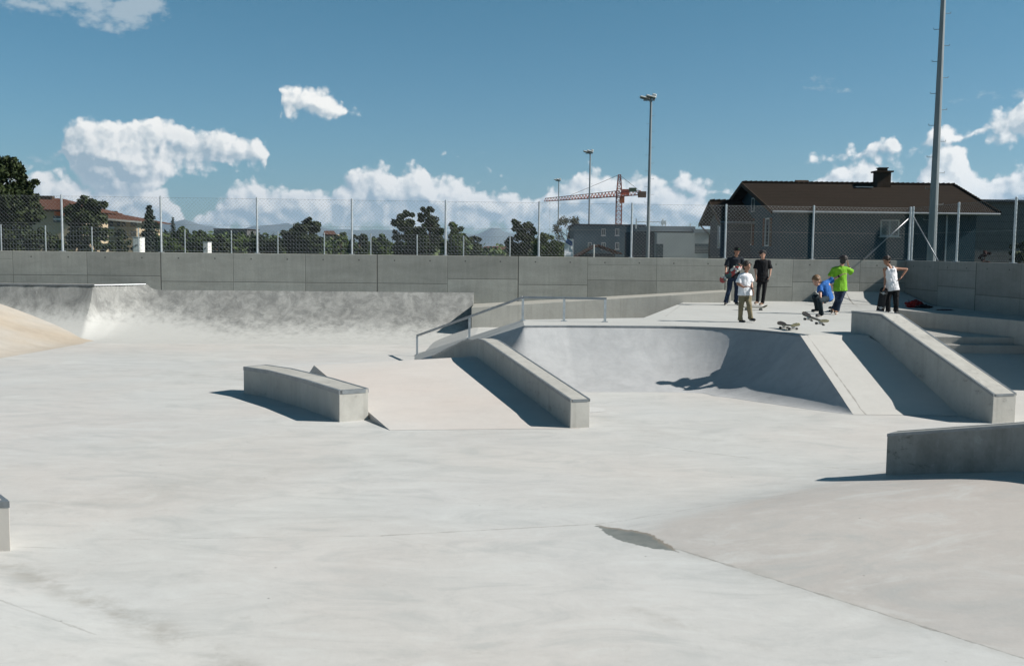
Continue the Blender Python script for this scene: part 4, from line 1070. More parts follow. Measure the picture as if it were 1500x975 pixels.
tree(628, 322, 24, 96, 'tallest middle tree with a narrow upright tip', 'leaf_d', 44, 70, .2, 372, lobes=[(626, 310, 7), (622, 317, 8), (636, 323, 9), (629, 305, 3.5), (628, 325, 9)])
tree(668, 330, 22, 104, 'lighter green rounded tree right of the tallest middle tree', 'leaf_m', 40, 65, .22, 376, lobes=[(664, 330, 7)])
tree(693, 344, 17, 108, 'dark sloping tree at the right end of the middle group', 'leaf_d', 28, 60, .22, 378)
tree(766, 327, 26, 84, 'dense dark green tree left of the shortest floodlight mast', 'leaf_d', 50, 80, .17, 376, lobes=[(757, 328, 7), (775, 330, 7)])
tree(800, 340, 26, 76, 'lighter green shrub tree behind the banner flag', 'leaf_m', 44, 80, .15, 380)
tree(832, 313, 25, 128, 'thin see-through olive tree behind the floodlight masts', 'leaf_b', 30, 46, .15, 352)
tree(1444, 366, 10, 62, 'small red-leaved shrub by the dark hall', 'red', 16, 50, .09, 384, cat='shrub', name='red_shrub')
tree(1494, 352, 16, 60, 'dark bush at the right edge in front of the dark hall', 'leaf_d', 24, 60, .12, 384, cat='shrub', name='bush')
# continuous far wood
rnd = random.Random(4); bm = bmesh.new()
for k in range(520):
    px = rnd.uniform(-120, 860); Y = rnd.uniform(170, 260); q = V(px, 370, Y); top_ = 2.0-(1.0 if 690 < px < 745 else 0)+max(-.6, noise.noise(Vector((px*.02, 3, 0)))*1.8)+rnd.random()*.5+(1.2 if px < 400 else 0)
    for _ in range(44):
        c = Vector((q.x+rnd.gauss(0, 1.6), q.y+rnd.gauss(0, 1.5), GZ+top_*rnd.random())); leaf(bm, c, rnd.uniform(.35, .7), rnd)
tag(link('distant_wood', bm, M['leaf_m']), 'distant band of dark woodland behind the nearer trees', 'wood', kind='stuff')
# mountains far away
bm = bmesh.new(); rows = []
prf = [(-300, 318), (0, 330), (200, 338), (240, 325), (270, 317), (300, 327), (340, 334), (380, 328), (420, 322), (460, 330), (520, 334), (600, 333), (660, 337), (700, 340), (722, 329), (740, 337), (775, 344), (860, 352), (1000, 355), (1200, 352), (1500, 350), (1900, 345)]
def pr(px):
    for i in range(len(prf)-1):
        if prf[i][0] <= px <= prf[i+1][0]:
            k = (px-prf[i][0])/(prf[i+1][0]-prf[i][0]); return prf[i][1]*(1-k)+prf[i+1][1]*k
for i in range(221):
    px = -300+i*10; q = V(px, 370, 7000); zt_ = V(px, pr(px)+noise.noise(Vector((px*.05, 0, 0)))*3.0, 7000).z
    rows.append([bm.verts.new((q.x*(1+.12*j/9), 7000*(1+.12*j/9)+noise.noise(Vector((px*.03, j*.5, 2)))*60, -20+(zt_+20)*(j/9)**1.1*(1+.2*noise.noise(Vector((px*.06, j*.8, 7)))*(1-j/9)))) for j in range(10)])
for i in range(220):
    for j in range(9): bm.faces.new((rows[i][j], rows[i+1][j], rows[i+1][j+1], rows[i][j+1]))
for i in range(220): pass
mth, t, b = mat('mountain_rock_and_forest'); p = pos(t); t.put(b.inputs['Base Color'], t.mix(t.noise(p, .004, 6), (.03, .05, .03, 1), (.16, .17, .17, 1))); b.inputs['Roughness'].default_value = .95
struct(link('hills', bm, mth, smooth=True))
# ------------------------------------------------------------------ skateboards
M['grip'] = flat('grip_tape', (.03, .03, .032), .9, 0, .2, 30); M['ply'] = flat('worn_board', (.30, .29, .17), .5, 0, .35, 14)
M['truck'] = flat('truck_metal', (.45, .45, .45), .35, .8, .1, 20); M['wheel'] = flat('urethane_wheel', (.62, .60, .50), .5, 0, .05, 5); M['wheel_d'] = flat('dark_wheel', (.04, .04, .04), .5, 0, .05, 5)
def artmat(name):
    mt, t, b = mat(name); tcn = t.new('ShaderNodeTexCoord').outputs['Object']; P = t.xyz(tcn)
    v = t.new('ShaderNodeTexVoronoi'); t.put(v.inputs['Vector'], t.vscale(tcn, (1, 1.6, 1))); v.inputs['Scale'].default_value = 9
    rr = t.new('ShaderNodeValToRGB'); rr.color_ramp.interpolation = 'CONSTANT'; e = rr.color_ramp.elements
    e[0].color = (.03, .06, .05, 1); e[1].position = .3; e[1].color = (.30, .035, .03, 1)
    for p_, c_ in ((.48, (.02, .02, .02, 1)), (.62, (.32, .20, .05, 1)), (.72, (.06, .12, .11, 1)), (.88, (.5, .5, .48, 1))): q = e.new(p_); q.color = c_
    t.put(rr.inputs[0], t.xyz(v.outputs['Color'])[0]); ends = t.rng(t.m('ABSOLUTE', t.m('ADD', P[0], .02)), .26, .28)
    t.put(b.inputs['Base Color'], t.mix(t.m('MULTIPLY', ends, t.m('LESS_THAN', P[0], 0)), rr.outputs[0], (.25, .03, .03, 1))); b.inputs['Roughness'].default_value = .4; return mt
M['art'] = artmat('painted_board_underside')
def skateboard(c, ax, up, label, under, wheel, L=.80, W_=.205):
    """c deck centre, ax long axis, up = normal of the grip side"""
    ax = Vector(ax).normalized(); up = Vector(up); up = (up-ax*up.dot(ax)).normalized(); sd = up.cross(ax)
    root = thing('skateboard', c, label, 'skateboard')
    root.matrix_world = Matrix((ax, sd, up)).transposed().to_4x4(); root.location = c
    def lk(name, bm, mt, par, smooth=False):
        me = bpy.data.meshes.new(name); bmesh.ops.recalc_face_normals(bm, faces=bm.faces); bm.to_mesh(me); bm.free(); me.materials.append(mt)
        if smooth:
            for p_ in me.polygons: p_.use_smooth = True
        o = bpy.data.objects.new(name, me); COL.objects.link(o); o.parent = par; return o
    def deckbm(z0, z1, sc=1.0):
        bm = bmesh.new(); n = 26; T, Bt = [], []
        outl = []
        for i in range(n+1):
            x = -L/2+L*i/n; e = max(0, abs(x)-(L/2-W_*.48))/(W_*.48); w_ = W_/2*math.sqrt(max(1-e*e, .02)); outl.append((x*sc, w_*sc))
        def kick(x): k = max(0, abs(x)-.27); return k*.42+k*k*.8
        rows = []
        for x, w_ in outl:
            r = []
            for y in (-1, -.6, 0, .6, 1): r.append((x, y*w_, kick(x)+.010*abs(y)**2))
            rows.append(r)
        Tv = [[bm.verts.new((a, b_, c_+z1)) for a, b_, c_ in r] for r in rows]; Bv = [[bm.verts.new((a, b_, c_+z0)) for a, b_, c_ in r] for r in rows]
        for i in range(n):
            for j in range(4): bm.faces.new((Tv[i][j], Tv[i+1][j], Tv[i+1][j+1], Tv[i][j+1])); bm.faces.new((Bv[i][j], Bv[i][j+1], Bv[i+1][j+1], Bv[i+1][j]))
            for j in (0, 4): bm.faces.new((Tv[i][j], Tv[i+1][j], Bv[i+1][j], Bv[i][j]))
        for i in (0, n):
            for j in range(4): bm.faces.new((Tv[i][j], Tv[i][j+1], Bv[i][j+1], Bv[i][j]))
        return bm
    lk('deck', deckbm(-.011, 0), under, root); lk('grip_tape', deckbm(.001, .003, .985), M['grip'], root)
    for s in (-1, 1):
        bm = bmesh.new(); box(bm, (s*.21, 0, -.024), (.07, .055, .024)); tube(bm, (s*.21, 0, -.03), (s*.205, 0, -.058), .02, .016, 8); tube(bm, (s*.205, -.075, -.058), (s*.205, .075, -.058), .011, n=8)
        tk = lk('truck', bm, M['truck'], root)
        for sy in (-1, 1): bm = bmesh.new(); tube(bm, (s*.205, sy*.068, -.058), (s*.205, sy*.105, -.058), .027, .025, 14); lk('wheel', bm, wheel, tk)
    return root

# ------------------------------------------------------------------ people
def skinm(name, c): 
    mt, t, b = mat(name); n = t.noise(pos(t), 22, 3); t.put(b.inputs['Base Color'], t.mix(n, tuple(v*.88 for v in c)+(1,), tuple(min(1, v*1.1) for v in c)+(1,)))
    b.inputs['Roughness'].default_value = .5; b.inputs['Subsurface Weight'].default_value = .05; b.inputs['Subsurface Radius'].default_value = (.02, .008, .004); return mt
def cloth(name, c, rough=.85, fade=None):
    mt, t, b = mat(name); p = pos(t); n = t.noise(t.vscale(p, (1, 1, .45)), 9, 5, .6); n2 = t.noise(p, 60, 2)
    col = t.mix(t.rng(n, .3, .7), tuple(v*.82 for v in c)+(1,), tuple(min(1, v*1.15) for v in c)+(1,))
    if fade: col = t.mix(t.rng(t.noise(p, 4, 3), .5, .7, 0, .7), col, (*fade, 1))
    t.put(b.inputs['Base Color'], col); b.inputs['Roughness'].default_value = rough; b.inputs['Specular IOR Level'].default_value = .2
    bump(t, b, t.m('ADD', t.noise(t.vscale(p, (1, 1, .4)), 14, 4, .6, 1.0), t.m('MULTIPLY', n2, .1)), .9, .02); return mt
def ell(bm, c, r, rot=None, sub=2):
    mtx = Matrix.Translation(c) @ ((rot.to_4x4()) if rot else Matrix()) @ Matrix.Diagonal((*r, 1)); bmesh.ops.create_icosphere(bm, subdivisions=sub, radius=1, matrix=mtx)
def cap(bm, a, b2, ra, rb):
    a = Vector(a); b2 = Vector(b2)
    if (b2-a).length < 1e-4: return
    tube(bm, a, b2, ra, rb, 12); ell(bm, a, (ra,)*3); ell(bm, b2, (rb,)*3)
def flatcap(bm, a, b2, wa, wb, da, db, side):
    """body segment with elliptical cross-section, side = lateral direction"""
    a = Vector(a); b2 = Vector(b2); d = (b2-a).normalized(); s = (side-d*side.dot(d)).normalized(); u = s.cross(d); n = 16
    m_ = 7; prev = None
    for i in range(m_):
        k = i/(m_-1); c = a.lerp(b2, k); w_ = wa+(wb-wa)*k; dd = da+(db-da)*k
        r = [bm.verts.new(c+s*math.cos(j*2*math.pi/n)*w_+u*math.sin(j*2*math.pi/n)*dd) for j in range(n)]
        if prev:
            for j in range(n): bm.faces.new((prev[j], prev[(j+1) % n], r[(j+1) % n], r[j]))
        else: bm.faces.new(r)
        prev = r
    bm.faces.new(prev[::-1])
def remesh(o, v=.010, sm=3):
    md = o.modifiers.new('merge', 'REMESH'); md.mode = 'VOXEL'; md.voxel_size = v; md.use_smooth_shade = True
    ms = o.modifiers.new('smooth', 'SMOOTH'); ms.iterations = sm; ms.factor = .5
def hand(bm, wr, tip, S, thumb):
    """palm, four fingers and a thumb from wrist towards tip"""
    wr = Vector(wr); tip = Vector(tip); d = (tip-wr).normalized(); L = .185*S
    t_ = Vector(thumb); t_ = (t_-d*t_.dot(d)).normalized(); n_ = d.cross(t_)
    pm = wr+d*L*.45; rot = Matrix((t_, d, n_)).transposed()
    ell(bm, wr+d*L*.28, (.040*S, L*.30, .017*S), rot)
    for k, (off_, ln) in enumerate(((.030, .80), (.010, .90), (-.010, .85), (-.029, .68))):
        a = wr+d*L*.46+t_*off_*S; m2 = a+d*L*ln*.30+n_*.012*S; e = m2+d*L*ln*.26+n_*.028*S
        cap(bm, a, m2, .0105*S, .0095*S); cap(bm, m2, e, .0095*S, .0085*S)
    a = wr+d*L*.12+t_*.022*S; m2 = a+d*L*.22+t_*.030*S; e = m2+d*L*.20+t_*.008*S+n_*.012*S
    cap(bm, a, m2, .014*S, .012*S); cap(bm, m2, e, .012*S, .0095*S)
def person(label, Yb, J, S, face, skin, shirt, pants, shoes, hairc, hair='short', sleeve=.55, hem=.0, lat=None, legw=1.0, tank=False, shirtw=1.0, capm=None, watch=None, shoe_dirs=None, thumbs=None):
    """J: joint -> (px, py, depth offset in m). S: body scale (height/1.75)."""
    P = {k: V(v[0], v[1], Yb+v[2]) for k, v in J.items()}
    foot = (P['aL']+P['aR'])/2; base = Vector((foot.x, foot.y, DZ))
    root = thing('person', base, label, 'person')
    side = Vector(lat or (1, 0, 0)).normalized()
    sL, sR = P['sL'], P['sR']; hL, hR = P['hL'], P['hR']; ch = (sL+sR)/2; pel = (hL+hR)/2
    sd_u = (sR-sL).normalized() if (sR-sL).length > .05 else side
    sd_l = (hR-hL).normalized() if (hR-hL).length > .04 else side
    spine = (ch-pel).normalized(); mid = pel.lerp(ch, .5)
    head = P['head']; fdir = Vector(face).normalized(); hs = S**.5
    hup = (head-P['neck']).normalized(); hup = (hup*.55+Vector((0, 0, .6))).normalized(); fdir = (fdir-hup*fdir.dot(hup)).normalized(); hside = fdir.cross(hup); hrot = Matrix((hside, fdir, hup)).transposed()
    # ---- body, one surface
    bm = bmesh.new()
    flatcap(bm, ch-spine*.02*S, mid, .165*S, .135*S, .095*S, .085*S, sd_u); flatcap(bm, mid, pel, .135*S, .155*S, .085*S, .095*S, sd_l)
    ell(bm, ch, (.17*S, .07*S, .08*S)); cap(bm, ch+spine*.0, P['neck'], .075*S, .055*S); cap(bm, P['neck'], head-hup*.05*hs, .052*S, .05*S)
    for s in 'LR':
        cap(bm, P['s'+s], P['e'+s], .050*S, .038*S); cap(bm, P['e'+s], P['w'+s], .038*S, .025*S); cap(bm, ch.lerp(P['s'+s], .4), P['s'+s], .07*S, .055*S)
        cap(bm, P['h'+s], P['k'+s], .082*S, .055*S); cap(bm, P['k'+s], P['a'+s], .055*S, .037*S)
        fd = P['t'+s]-P['a'+s]; cap(bm, P['a'+s]-Vector((0, 0, .02)), P['a'+s]+fd*.8-Vector((0, 0, .02)), .035*S, .03*S)
        wd = (P['w'+s]-P['e'+s]).normalized(); tip = P.get('f'+s, P['w'+s]+wd*.1)
        hand(bm, P['w'+s], tip, S*1.02, (thumbs or {}).get(s, (0, -1, .3)))
    # head: skull, jaw, nose, ears, brow
    ell(bm, head+hup*.02*hs, (.076*hs, .095*hs, .105*hs), hrot, 3); ell(bm, head-hup*.055*hs+fdir*.022*hs, (.056*hs, .062*hs, .062*hs), hrot)
    nb = head+fdir*.092*hs-hup*.005*hs; cap(bm, nb+hup*.02*hs-fdir*.006, nb-hup*.025*hs+fdir*.014*hs, .009*hs, .014*hs)
    for s in (-1, 1): ell(bm, head+hside*s*.077*hs-hup*.012*hs-fdir*.005*hs, (.012*hs, .020*hs, .030*hs), hrot)
    ell(bm, head+fdir*.082*hs-hup*.062*hs, (.026*hs, .012*hs, .010*hs), hrot)
    o = link('body', bm, skin, root); remesh(o, .008, 2)
    for s in (-1, 1):
        bm = bmesh.new(); ell(bm, head+fdir*.083*hs+hside*s*.030*hs+hup*.012*hs, (.013*hs, .007*hs, .007*hs), hrot); link('eye', bm, M['eye'], root, True)
        bm = bmesh.new(); ell(bm, head+fdir*.086*hs+hside*s*.031*hs+hup*.033*hs, (.020*hs, .007*hs, .005*hs), hrot); link('eyebrow', bm, hairc, root, True)
    bm = bmesh.new(); ell(bm, head+fdir*.0905*hs-hup*.063*hs, (.022*hs, .006*hs, .006*hs), hrot); link('mouth', bm, M['lip'], root, True)
    # ---- hair
    bm = bmesh.new(); rr = random.Random(len(label))
    ell(bm, head+hup*.050*hs-fdir*.020*hs, (.093*hs, .106*hs, .094*hs), hrot, 3); ell(bm, head-fdir*.050*hs-hup*.015*hs, (.086*hs, .064*hs, .092*hs), hrot)
    nt = 80 if hair == 'short' else 130
    for k in range(nt):
        a = rr.random()*6.28; e = rr.uniform(.1, 1.45); dv_ = (hside*math.cos(a)*math.cos(e)+fdir*math.sin(a)*math.cos(e)+hup*math.sin(e)*1.0)
        if dv_.dot(fdir) > .75 and e < .75: continue
        r_ = (.013 if hair == 'short' else .018)*hs; ell(bm, head+hup*.030*hs-fdir*.014*hs+dv_*(.096 if hair == 'short' else .112)*hs, (r_*1.3, r_*1.3, r_), None, 1)
    hr = link('hair', bm, hairc, root); remesh(hr, .007, 2)
    if capm:
        bm = bmesh.new(); ell(bm, head+hup*.062*hs-fdir*.01*hs, (.094*hs, .106*hs, .082*hs), hrot, 3); cb = link('cap', bm, capm, root); remesh(cb, .009, 1)
        bm = bmesh.new(); ell(bm, head+hup*.050*hs+fdir*.115*hs, (.070*hs, .062*hs, .011*hs), hrot, 2); link('peak', bm, capm, cb, True)
        bm = bmesh.new(); ell(bm, head+hup*.085*hs+fdir*.088*hs, (.020*hs, .006*hs, .018*hs), hrot, 2); link('emblem', bm, M['green_e'], cb, True)
    # ---- shirt
    bm = bmesh.new(); q = .020*S*shirtw; hemp = pel-spine*hem*S
    flatcap(bm, ch+spine*.02*S, mid, .165*S+q, .150*S+q*1.2, .095*S+q, .09*S+q*1.2, sd_u); flatcap(bm, mid, hemp, .150*S+q*1.2, .172*S+q*1.5, .09*S+q*1.2, .108*S+q*1.5, sd_l)
    if not tank:
        cap(bm, ch+spine*.02*S, P['neck']-hup*.03*S, .085*S, .066*S)
        for s in 'LR':
            e = P['s'+s].lerp(P['e'+s], sleeve*1.5); cap(bm, ch.lerp(P['s'+s], .35), P['s'+s], .088*S, .070*S); tube(bm, P['s'+s], e, .070*S, .064*S+q*.9, 14); ell(bm, P['s'+s], (.070*S,)*3)
    else:
        for s in (-1, 1):
            a = ch+sd_u*s*.085*S; bk2 = Vector((0, 1, 0))
            for k in (-1, 1): bar(bm, a+spine*.085*S+bk2*k*.03*S, a-spine*.04*S+bk2*k*.115*S, .045*S, .03*S)
    sh = link('shirt', bm, shirt, root); remesh(sh, .010, 3)
    nz = sh.modifiers.new('folds', 'DISPLACE'); nz.texture = FOLD; nz.strength = .03*S; nz.mid_level = .5; nz.texture_coords = 'GLOBAL'
    # ---- trousers
    bm = bmesh.new(); flatcap(bm, pel+spine*.09*S, pel-spine*.03*S, .150*S, .168*S, .098*S, .108*S, sd_l)
    for s in 'LR':
        cap(bm, P['h'+s], P['k'+s], .098*S*legw, .074*S*legw); cap(bm, P['k'+s], P['k'+s].lerp(P['a'+s], .9), .074*S*legw, .064*S*legw); tube(bm, P['k'+s].lerp(P['a'+s], .8), P['a'+s]+(P['a'+s]-P['k'+s])*.06, .066*S*legw, .074*S*legw, 14)
    pn = link('trousers', bm, pants, root); remesh(pn, .010, 3)
    nz = pn.modifiers.new('folds', 'DISPLACE'); nz.texture = FOLD; nz.strength = .022*S; nz.mid_level = .5; nz.texture_coords = 'GLOBAL'
    # ---- shoes
    for s in 'LR':
        a, tt = P['a'+s], P['t'+s]; d_ = (tt-a); d_h = Vector((d_.x, d_.y, 0)).normalized() if Vector((d_.x, d_.y, 0)).length > .02 else Vector((0, -1, 0))
        up_ = Vector((0, 0, 1)); pitch = max(-.9, min(.9, math.asin(max(-1, min(1, (tt.z-a.z+.05)/max(d_.length, .12))))*.9)) if (tt.z-a.z) < -.12 or (tt.z-a.z) > .03 else 0
        d_ = (d_h*math.cos(pitch)+up_*math.sin(pitch)).normalized(); sd = d_.cross(up_).normalized(); uu = sd.cross(d_); rot = Matrix((sd, d_, uu)).transposed()
        c = a-uu*.045*S+d_*.06*S
        bm = bmesh.new(); ell(bm, c+d_*.055*S, (.046*S, .095*S, .040*S), rot); ell(bm, c-d_*.045*S+uu*.012*S, (.041*S, .062*S, .052*S), rot)
        so = link('shoe', bm, shoes, root); remesh(so, .009, 2)
        bm = bmesh.new(); ell(bm, c-uu*.032*S+d_*.015*S, (.048*S, .142*S, .016*S), rot); link('sole', bm, M['sole'], so, True)
    if watch:
        w_ = P['w'+watch]; e_ = P['e'+watch]; d_ = (w_-e_).normalized(); bm = bmesh.new(); tube(bm, w_-d_*.035, w_-d_*.005, .034*S, .034*S, 14); link('wristband', bm, M['grip'], root)
    return root, P
FOLD = bpy.data.textures.new('cloth_folds', 'CLOUDS'); FOLD.noise_scale = .11; FOLD.noise_depth = 2
M['eye'] = flat('dark_eye', (.02, .015, .012), .2, 0, .01, 1); M['lip'] = flat('lips', (.25, .10, .08), .5, 0, .01, 1); M['sole'] = flat('white_sole', (.55, .54, .50), .6, 0, .1, 20); M['green_e'] = flat('green_emblem', (.02, .16, .05), .6, 0, .05, 5)
sk1 = skinm('skin_light', (.48, .27, .19)); sk2 = skinm('skin_tanned', (.32, .16, .10)); 
hair_d = flat('dark_brown_hair', (.018, .011, .008), .55, 0, .4, 60); hair_b = flat('black_hair', (.008, .006, .006), .5, 0, .4, 60); hair_l = flat('light_brown_hair', (.15, .085, .04), .6, 0, .4, 60)
jeans = cloth('dark_blue_jeans', (.018, .028, .055), fade=(.05, .085, .15)); blackp = cloth('black_trousers', (.012, .012, .014)); khaki = cloth('khaki_trousers', (.20, .17, .105)); darkteal = cloth('dark_teal_trousers', (.014, .026, .034))
black_t = cloth('black_tshirt', (.010, .010, .012)); dark_t = cloth('dark_navy_tshirt', (.016, .020, .028), fade=(.05, .06, .07)); white_s = cloth('white_shirt', (.74, .76, .80)); blue_t = cloth('blue_tshirt', (.025, .115, .36)); green_t = cloth('lime_green_tshirt', (.17, .40, .028)); tank_w = cloth('white_tank_top', (.76, .76, .79))
shoe_b = flat('black_shoe', (.018, .017, .017), .6, 0, .2, 30); shoe_br = flat('brown_shoe', (.13, .065, .035), .6, 0, .3, 30); capmt = flat('black_cap_cloth', (.012, .013, .015), .8, 0, .2, 30)

person('boy in a black cap and dark T-shirt holding a colourful skateboard against his side', 30.9, dict(head=(1079.8, 368.2, -.05), neck=(1077.3, 376.8, 0), sL=(1067.5, 380.2, 0), sR=(1086, 379.8, 0), eL=(1063.5, 391.5, -.05), eR=(1091.5, 389.5, 0), wL=(1062.8, 399, -.16), wR=(1087.5, 390.5, -.2), fL=(1063.5, 405, -.22), fR=(1083, 388.5, -.26),
  hL=(1070.2, 406, 0), hR=(1078.5, 406, 0), kL=(1068, 423.5, -.03), kR=(1079.5, 424, .02), aL=(1063.2, 442.2, -.05), aR=(1077.8, 441.5, .05), tL=(1062.5, 446.5, -.2), tR=(1081, 445.5, -.12)), 1.0, (.25, -1, -.12), sk2, dark_t, jeans, shoe_b, hair_d, sleeve=.55, hem=.02, capm=capmt, legw=1.02)
skateboard((V(1070, 400.5, 30.62)), V(1085.5, 388.5, 30.55)-V(1054.5, 412.5, 30.66), (.15, .9, -.25), 'skateboard with red and green underside carried by the boy in the cap', M['art'], M['wheel'])
person('boy in a white short-sleeved shirt and khaki trousers walking on the deck edge', 23.4, dict(head=(1094, 390.3, -.02), neck=(1092.8, 399.5, 0), sL=(1085, 404, -.03), sR=(1098, 404.2, .03), eL=(1081, 416, -.06), eR=(1100.5, 414.5, .0), wL=(1089.5, 420.8, -.19), wR=(1102.3, 424, -.12), fL=(1096, 419, -.22), fR=(1104.8, 432, -.14),
  hL=(1087.5, 431, -.01), hR=(1095, 431, .01), kL=(1085.5, 448, -.04), kR=(1097.3, 446.2, -.1), aL=(1084.2, 467.6, .0), aR=(1099.5, 465, .02), tL=(1091.5, 471, -.14), tR=(1106, 469, -.12)), .87, (.75, -1, -.1), sk2, white_s, khaki, shoe_b, hair_d, hair='long', sleeve=.58, hem=.03, shirtw=1.2, legw=1.0, watch='R')
person('boy in a black T-shirt and black trousers standing with a foot on his board', 30.8, dict(head=(1117.2, 373, -.05), neck=(1117.5, 380.6, 0), sL=(1109, 383.5, 0), sR=(1126, 383.3, 0), eL=(1106.5, 394.8, .02), eR=(1128.6, 394.3, .0), wL=(1107.3, 404, -.08), wR=(1128, 402.3, -.06), fL=(1108.3, 410, -.12), fR=(1126.6, 408, -.1),
  hL=(1113, 411.5, 0), hR=(1120.5, 411.5, 0), kL=(1110.8, 426, -.05), kR=(1119.3, 427, -.02), aL=(1109.8, 441, -.08), aR=(1117, 442.8, -.03), tL=(1106, 445, -.2), tR=(1113.5, 447, -.14)), .96, (-.05, -1, -.1), sk1, black_t, blackp, shoe_br, hair_b, hair='long', sleeve=.60, hem=.03, shirtw=1.2, legw=.88)
skateboard(G(1104, 450.3, DZ+.075), (1, .05, 0), (0, 0, 1), 'skateboard lying under the foot of the boy in the black T-shirt', M['ply'], M['wheel_d'])
person('boy in a blue T-shirt crouching in mid-air with one arm stretched back', 20.3, dict(head=(1196, 411.5, -0.080), neck=(1201.5, 416.5, -0.040), sL=(1201, 421, -0.128), sR=(1213, 413, 0.048), eL=(1201.5, 430, -0.208), eR=(1222, 408.4, 0.080), wL=(1202, 435.5, -0.288), wR=(1230, 403.8, 0.040), fL=(1204.5, 440, -0.304), fR=(1236, 400.5, 0.000),
  hL=(1211, 437.5, -0.064), hR=(1215.5, 437, 0.080), kL=(1200.5, 440.5, -0.368), kR=(1193.5, 435, -0.128), aL=(1203, 459, -0.176), aR=(1197.5, 452, 0.040), tL=(1195.5, 463, -0.256), tR=(1190, 454.5, -0.016)), .80, (-.75, -.55, -.75), sk1, blue_t, darkteal, shoe_b, hair_l, sleeve=.5, hem=.03, lat=(.3, .95, 0), watch='R', shirtw=1.1, legw=.95)
person('boy in a lime green T-shirt seen from behind, right hand raised to his face', 26.8, dict(head=(1235.2, 381.5, 0), neck=(1232.5, 389.5, 0), sL=(1221.5, 394.5, 0), sR=(1240.5, 393.8, .03), eL=(1215.8, 405.5, .0), eR=(1247.8, 399, .1), wL=(1217.3, 415, .0), wR=(1243.2, 390.5, .16), fL=(1219, 421, .0), fR=(1240.5, 383.5, .17),
  hL=(1226.5, 425.5, 0), hR=(1235, 425.5, .02), kL=(1227, 440, .06), kR=(1230.3, 439.5, -.06), aL=(1220.8, 452, .18), aR=(1226.4, 454, -.02), tL=(1217.5, 457.5, .05), tR=(1223.5, 460, -.12)), .96, (.45, 1, -.1), sk1, green_t, jeans, shoe_br, hair_b, hair='long', sleeve=.62, hem=.01, shirtw=1.3, watch='R', thumbs={'R': (0, -1, 0)})
person('boy in a white tank top leaning one hand on his hip, looking left', 27.6, dict(head=(1298.8, 382.2, -.02), neck=(1302.8, 390.3, 0), sL=(1295.8, 395, -.02), sR=(1312.5, 393.8, .02), eL=(1297, 407, .0), eR=(1328.2, 394.4, .03), wL=(1295.8, 417.5, -.05), wR=(1321, 405.2, -.02), fL=(1295, 423.5, -.08), fR=(1317, 410.5, -.05),
  hL=(1302.5, 425.5, 0), hR=(1312, 425.5, 0), kL=(1300.5, 440.5, -.02), kR=(1312.5, 441, .0), aL=(1300.8, 455, .0), aR=(1312.5, 455, .02), tL=(1297, 458.5, -.12), tR=(1313, 459, -.16)), .97, (-1, -.45, -.1), sk2, tank_w, blackp, shoe_b, hair_d, hair='long', hem=.0, tank=True, legw=1.05)
skateboard(V(1292, 440.5, 27.45), V(1294.5, 427, 27.5)-V(1289.5, 454, 27.4), (.35, 1, 0), 'dark skateboard held upright beside the leg of the boy in the tank top', M['grip'], M['wheel_d'])
skateboard(Vector((5.93, 21.3, DZ+.09)), (.16, -.75, .02), (0, 0, 1), 'skateboard standing on its wheels at the deck edge above the bowl', M['ply'], M['wheel_d'])
skateboard(V(1193.5, 467, 20.25), V(1208.5, 472.5, 19.92)-V(1179.5, 462, 20.58), (.25, -.3, .9), 'tilting skateboard in mid-air just below the crouching boy in the blue T-shirt', M['ply'], M['wheel_d'])
skateboard(G(1222, 451.5, DZ+.085), (.55, 1, .0), (0, 0, 1), 'skateboard under the shoes of the boy in the lime green T-shirt', M['grip'], M['wheel_d'])
# ------------------------------------------------------------------ jackets and bags on the bench block
def lump(name, c, r, mt, label, cat, seed, group=None):
    bm = bmesh.new(); bmesh.ops.create_icosphere(bm, subdivisions=4, radius=1)
    for v in bm.verts:
        n = noise.noise(v.co*1.7+Vector((seed, 0, 0)))*.45+noise.noise(v.co*4+Vector((0, seed, 0)))*.25
        co = v.co*(1+n); v.co = Vector((co.x*r[0], co.y*r[1], max(co.z, -.55)*r[2]))+Vector(c)+Vector((0, 0, .5*r[2]))
    tag(link(name, bm, mt, smooth=True), label, cat, group)
lump('jacket', G(1339, 450, DZ+.01), (.27, .2, .14), cloth('red_cloth', (.22, .015, .015)), 'crumpled red jacket lying on the shaded bench block', 'jacket', 3)
lump('jacket', G(1353, 451, DZ+.01), (.22, .16, .07), cloth('black_cloth', (.012, .012, .015)), 'flat black jacket lying right beside the red one', 'jacket', 8)
lump('bag', G(1329.5, 449, DZ+.01), (.07, .08, .14), cloth('grey_bag_cloth', (.30, .30, .32)), 'small pale grey bag standing left of the red jacket', 'bag', 5)
lump('jacket', G(1384, 454.5, DZ+.01), (.26, .08, .02), cloth('dark_red_cloth', (.06, .02, .018)), 'long flat dark red cloth lying farther right on the bench block', 'cloth', 6)
# ------------------------------------------------------------------ haze
mthz = bpy.data.materials.new('pale_air'); mthz.use_nodes = True; t = NT(mthz.node_tree)
for n in list(t.n): t.n.remove(n)
o_ = t.new('ShaderNodeOutputMaterial'); v_ = t.new('ShaderNodeVolumePrincipled'); v_.inputs['Color'].default_value = (.50, .72, 1.0, 1); v_.inputs['Density'].default_value = .00008; v_.inputs['Anisotropy'].default_value = .2
t.l.new(v_.outputs[0], o_.inputs['Volume'])
bm = bmesh.new(); box(bm, (0, 2500, 190), (18400, 11400, 426)); tag(link('haze', bm, mthz), None, None, kind='stuff')
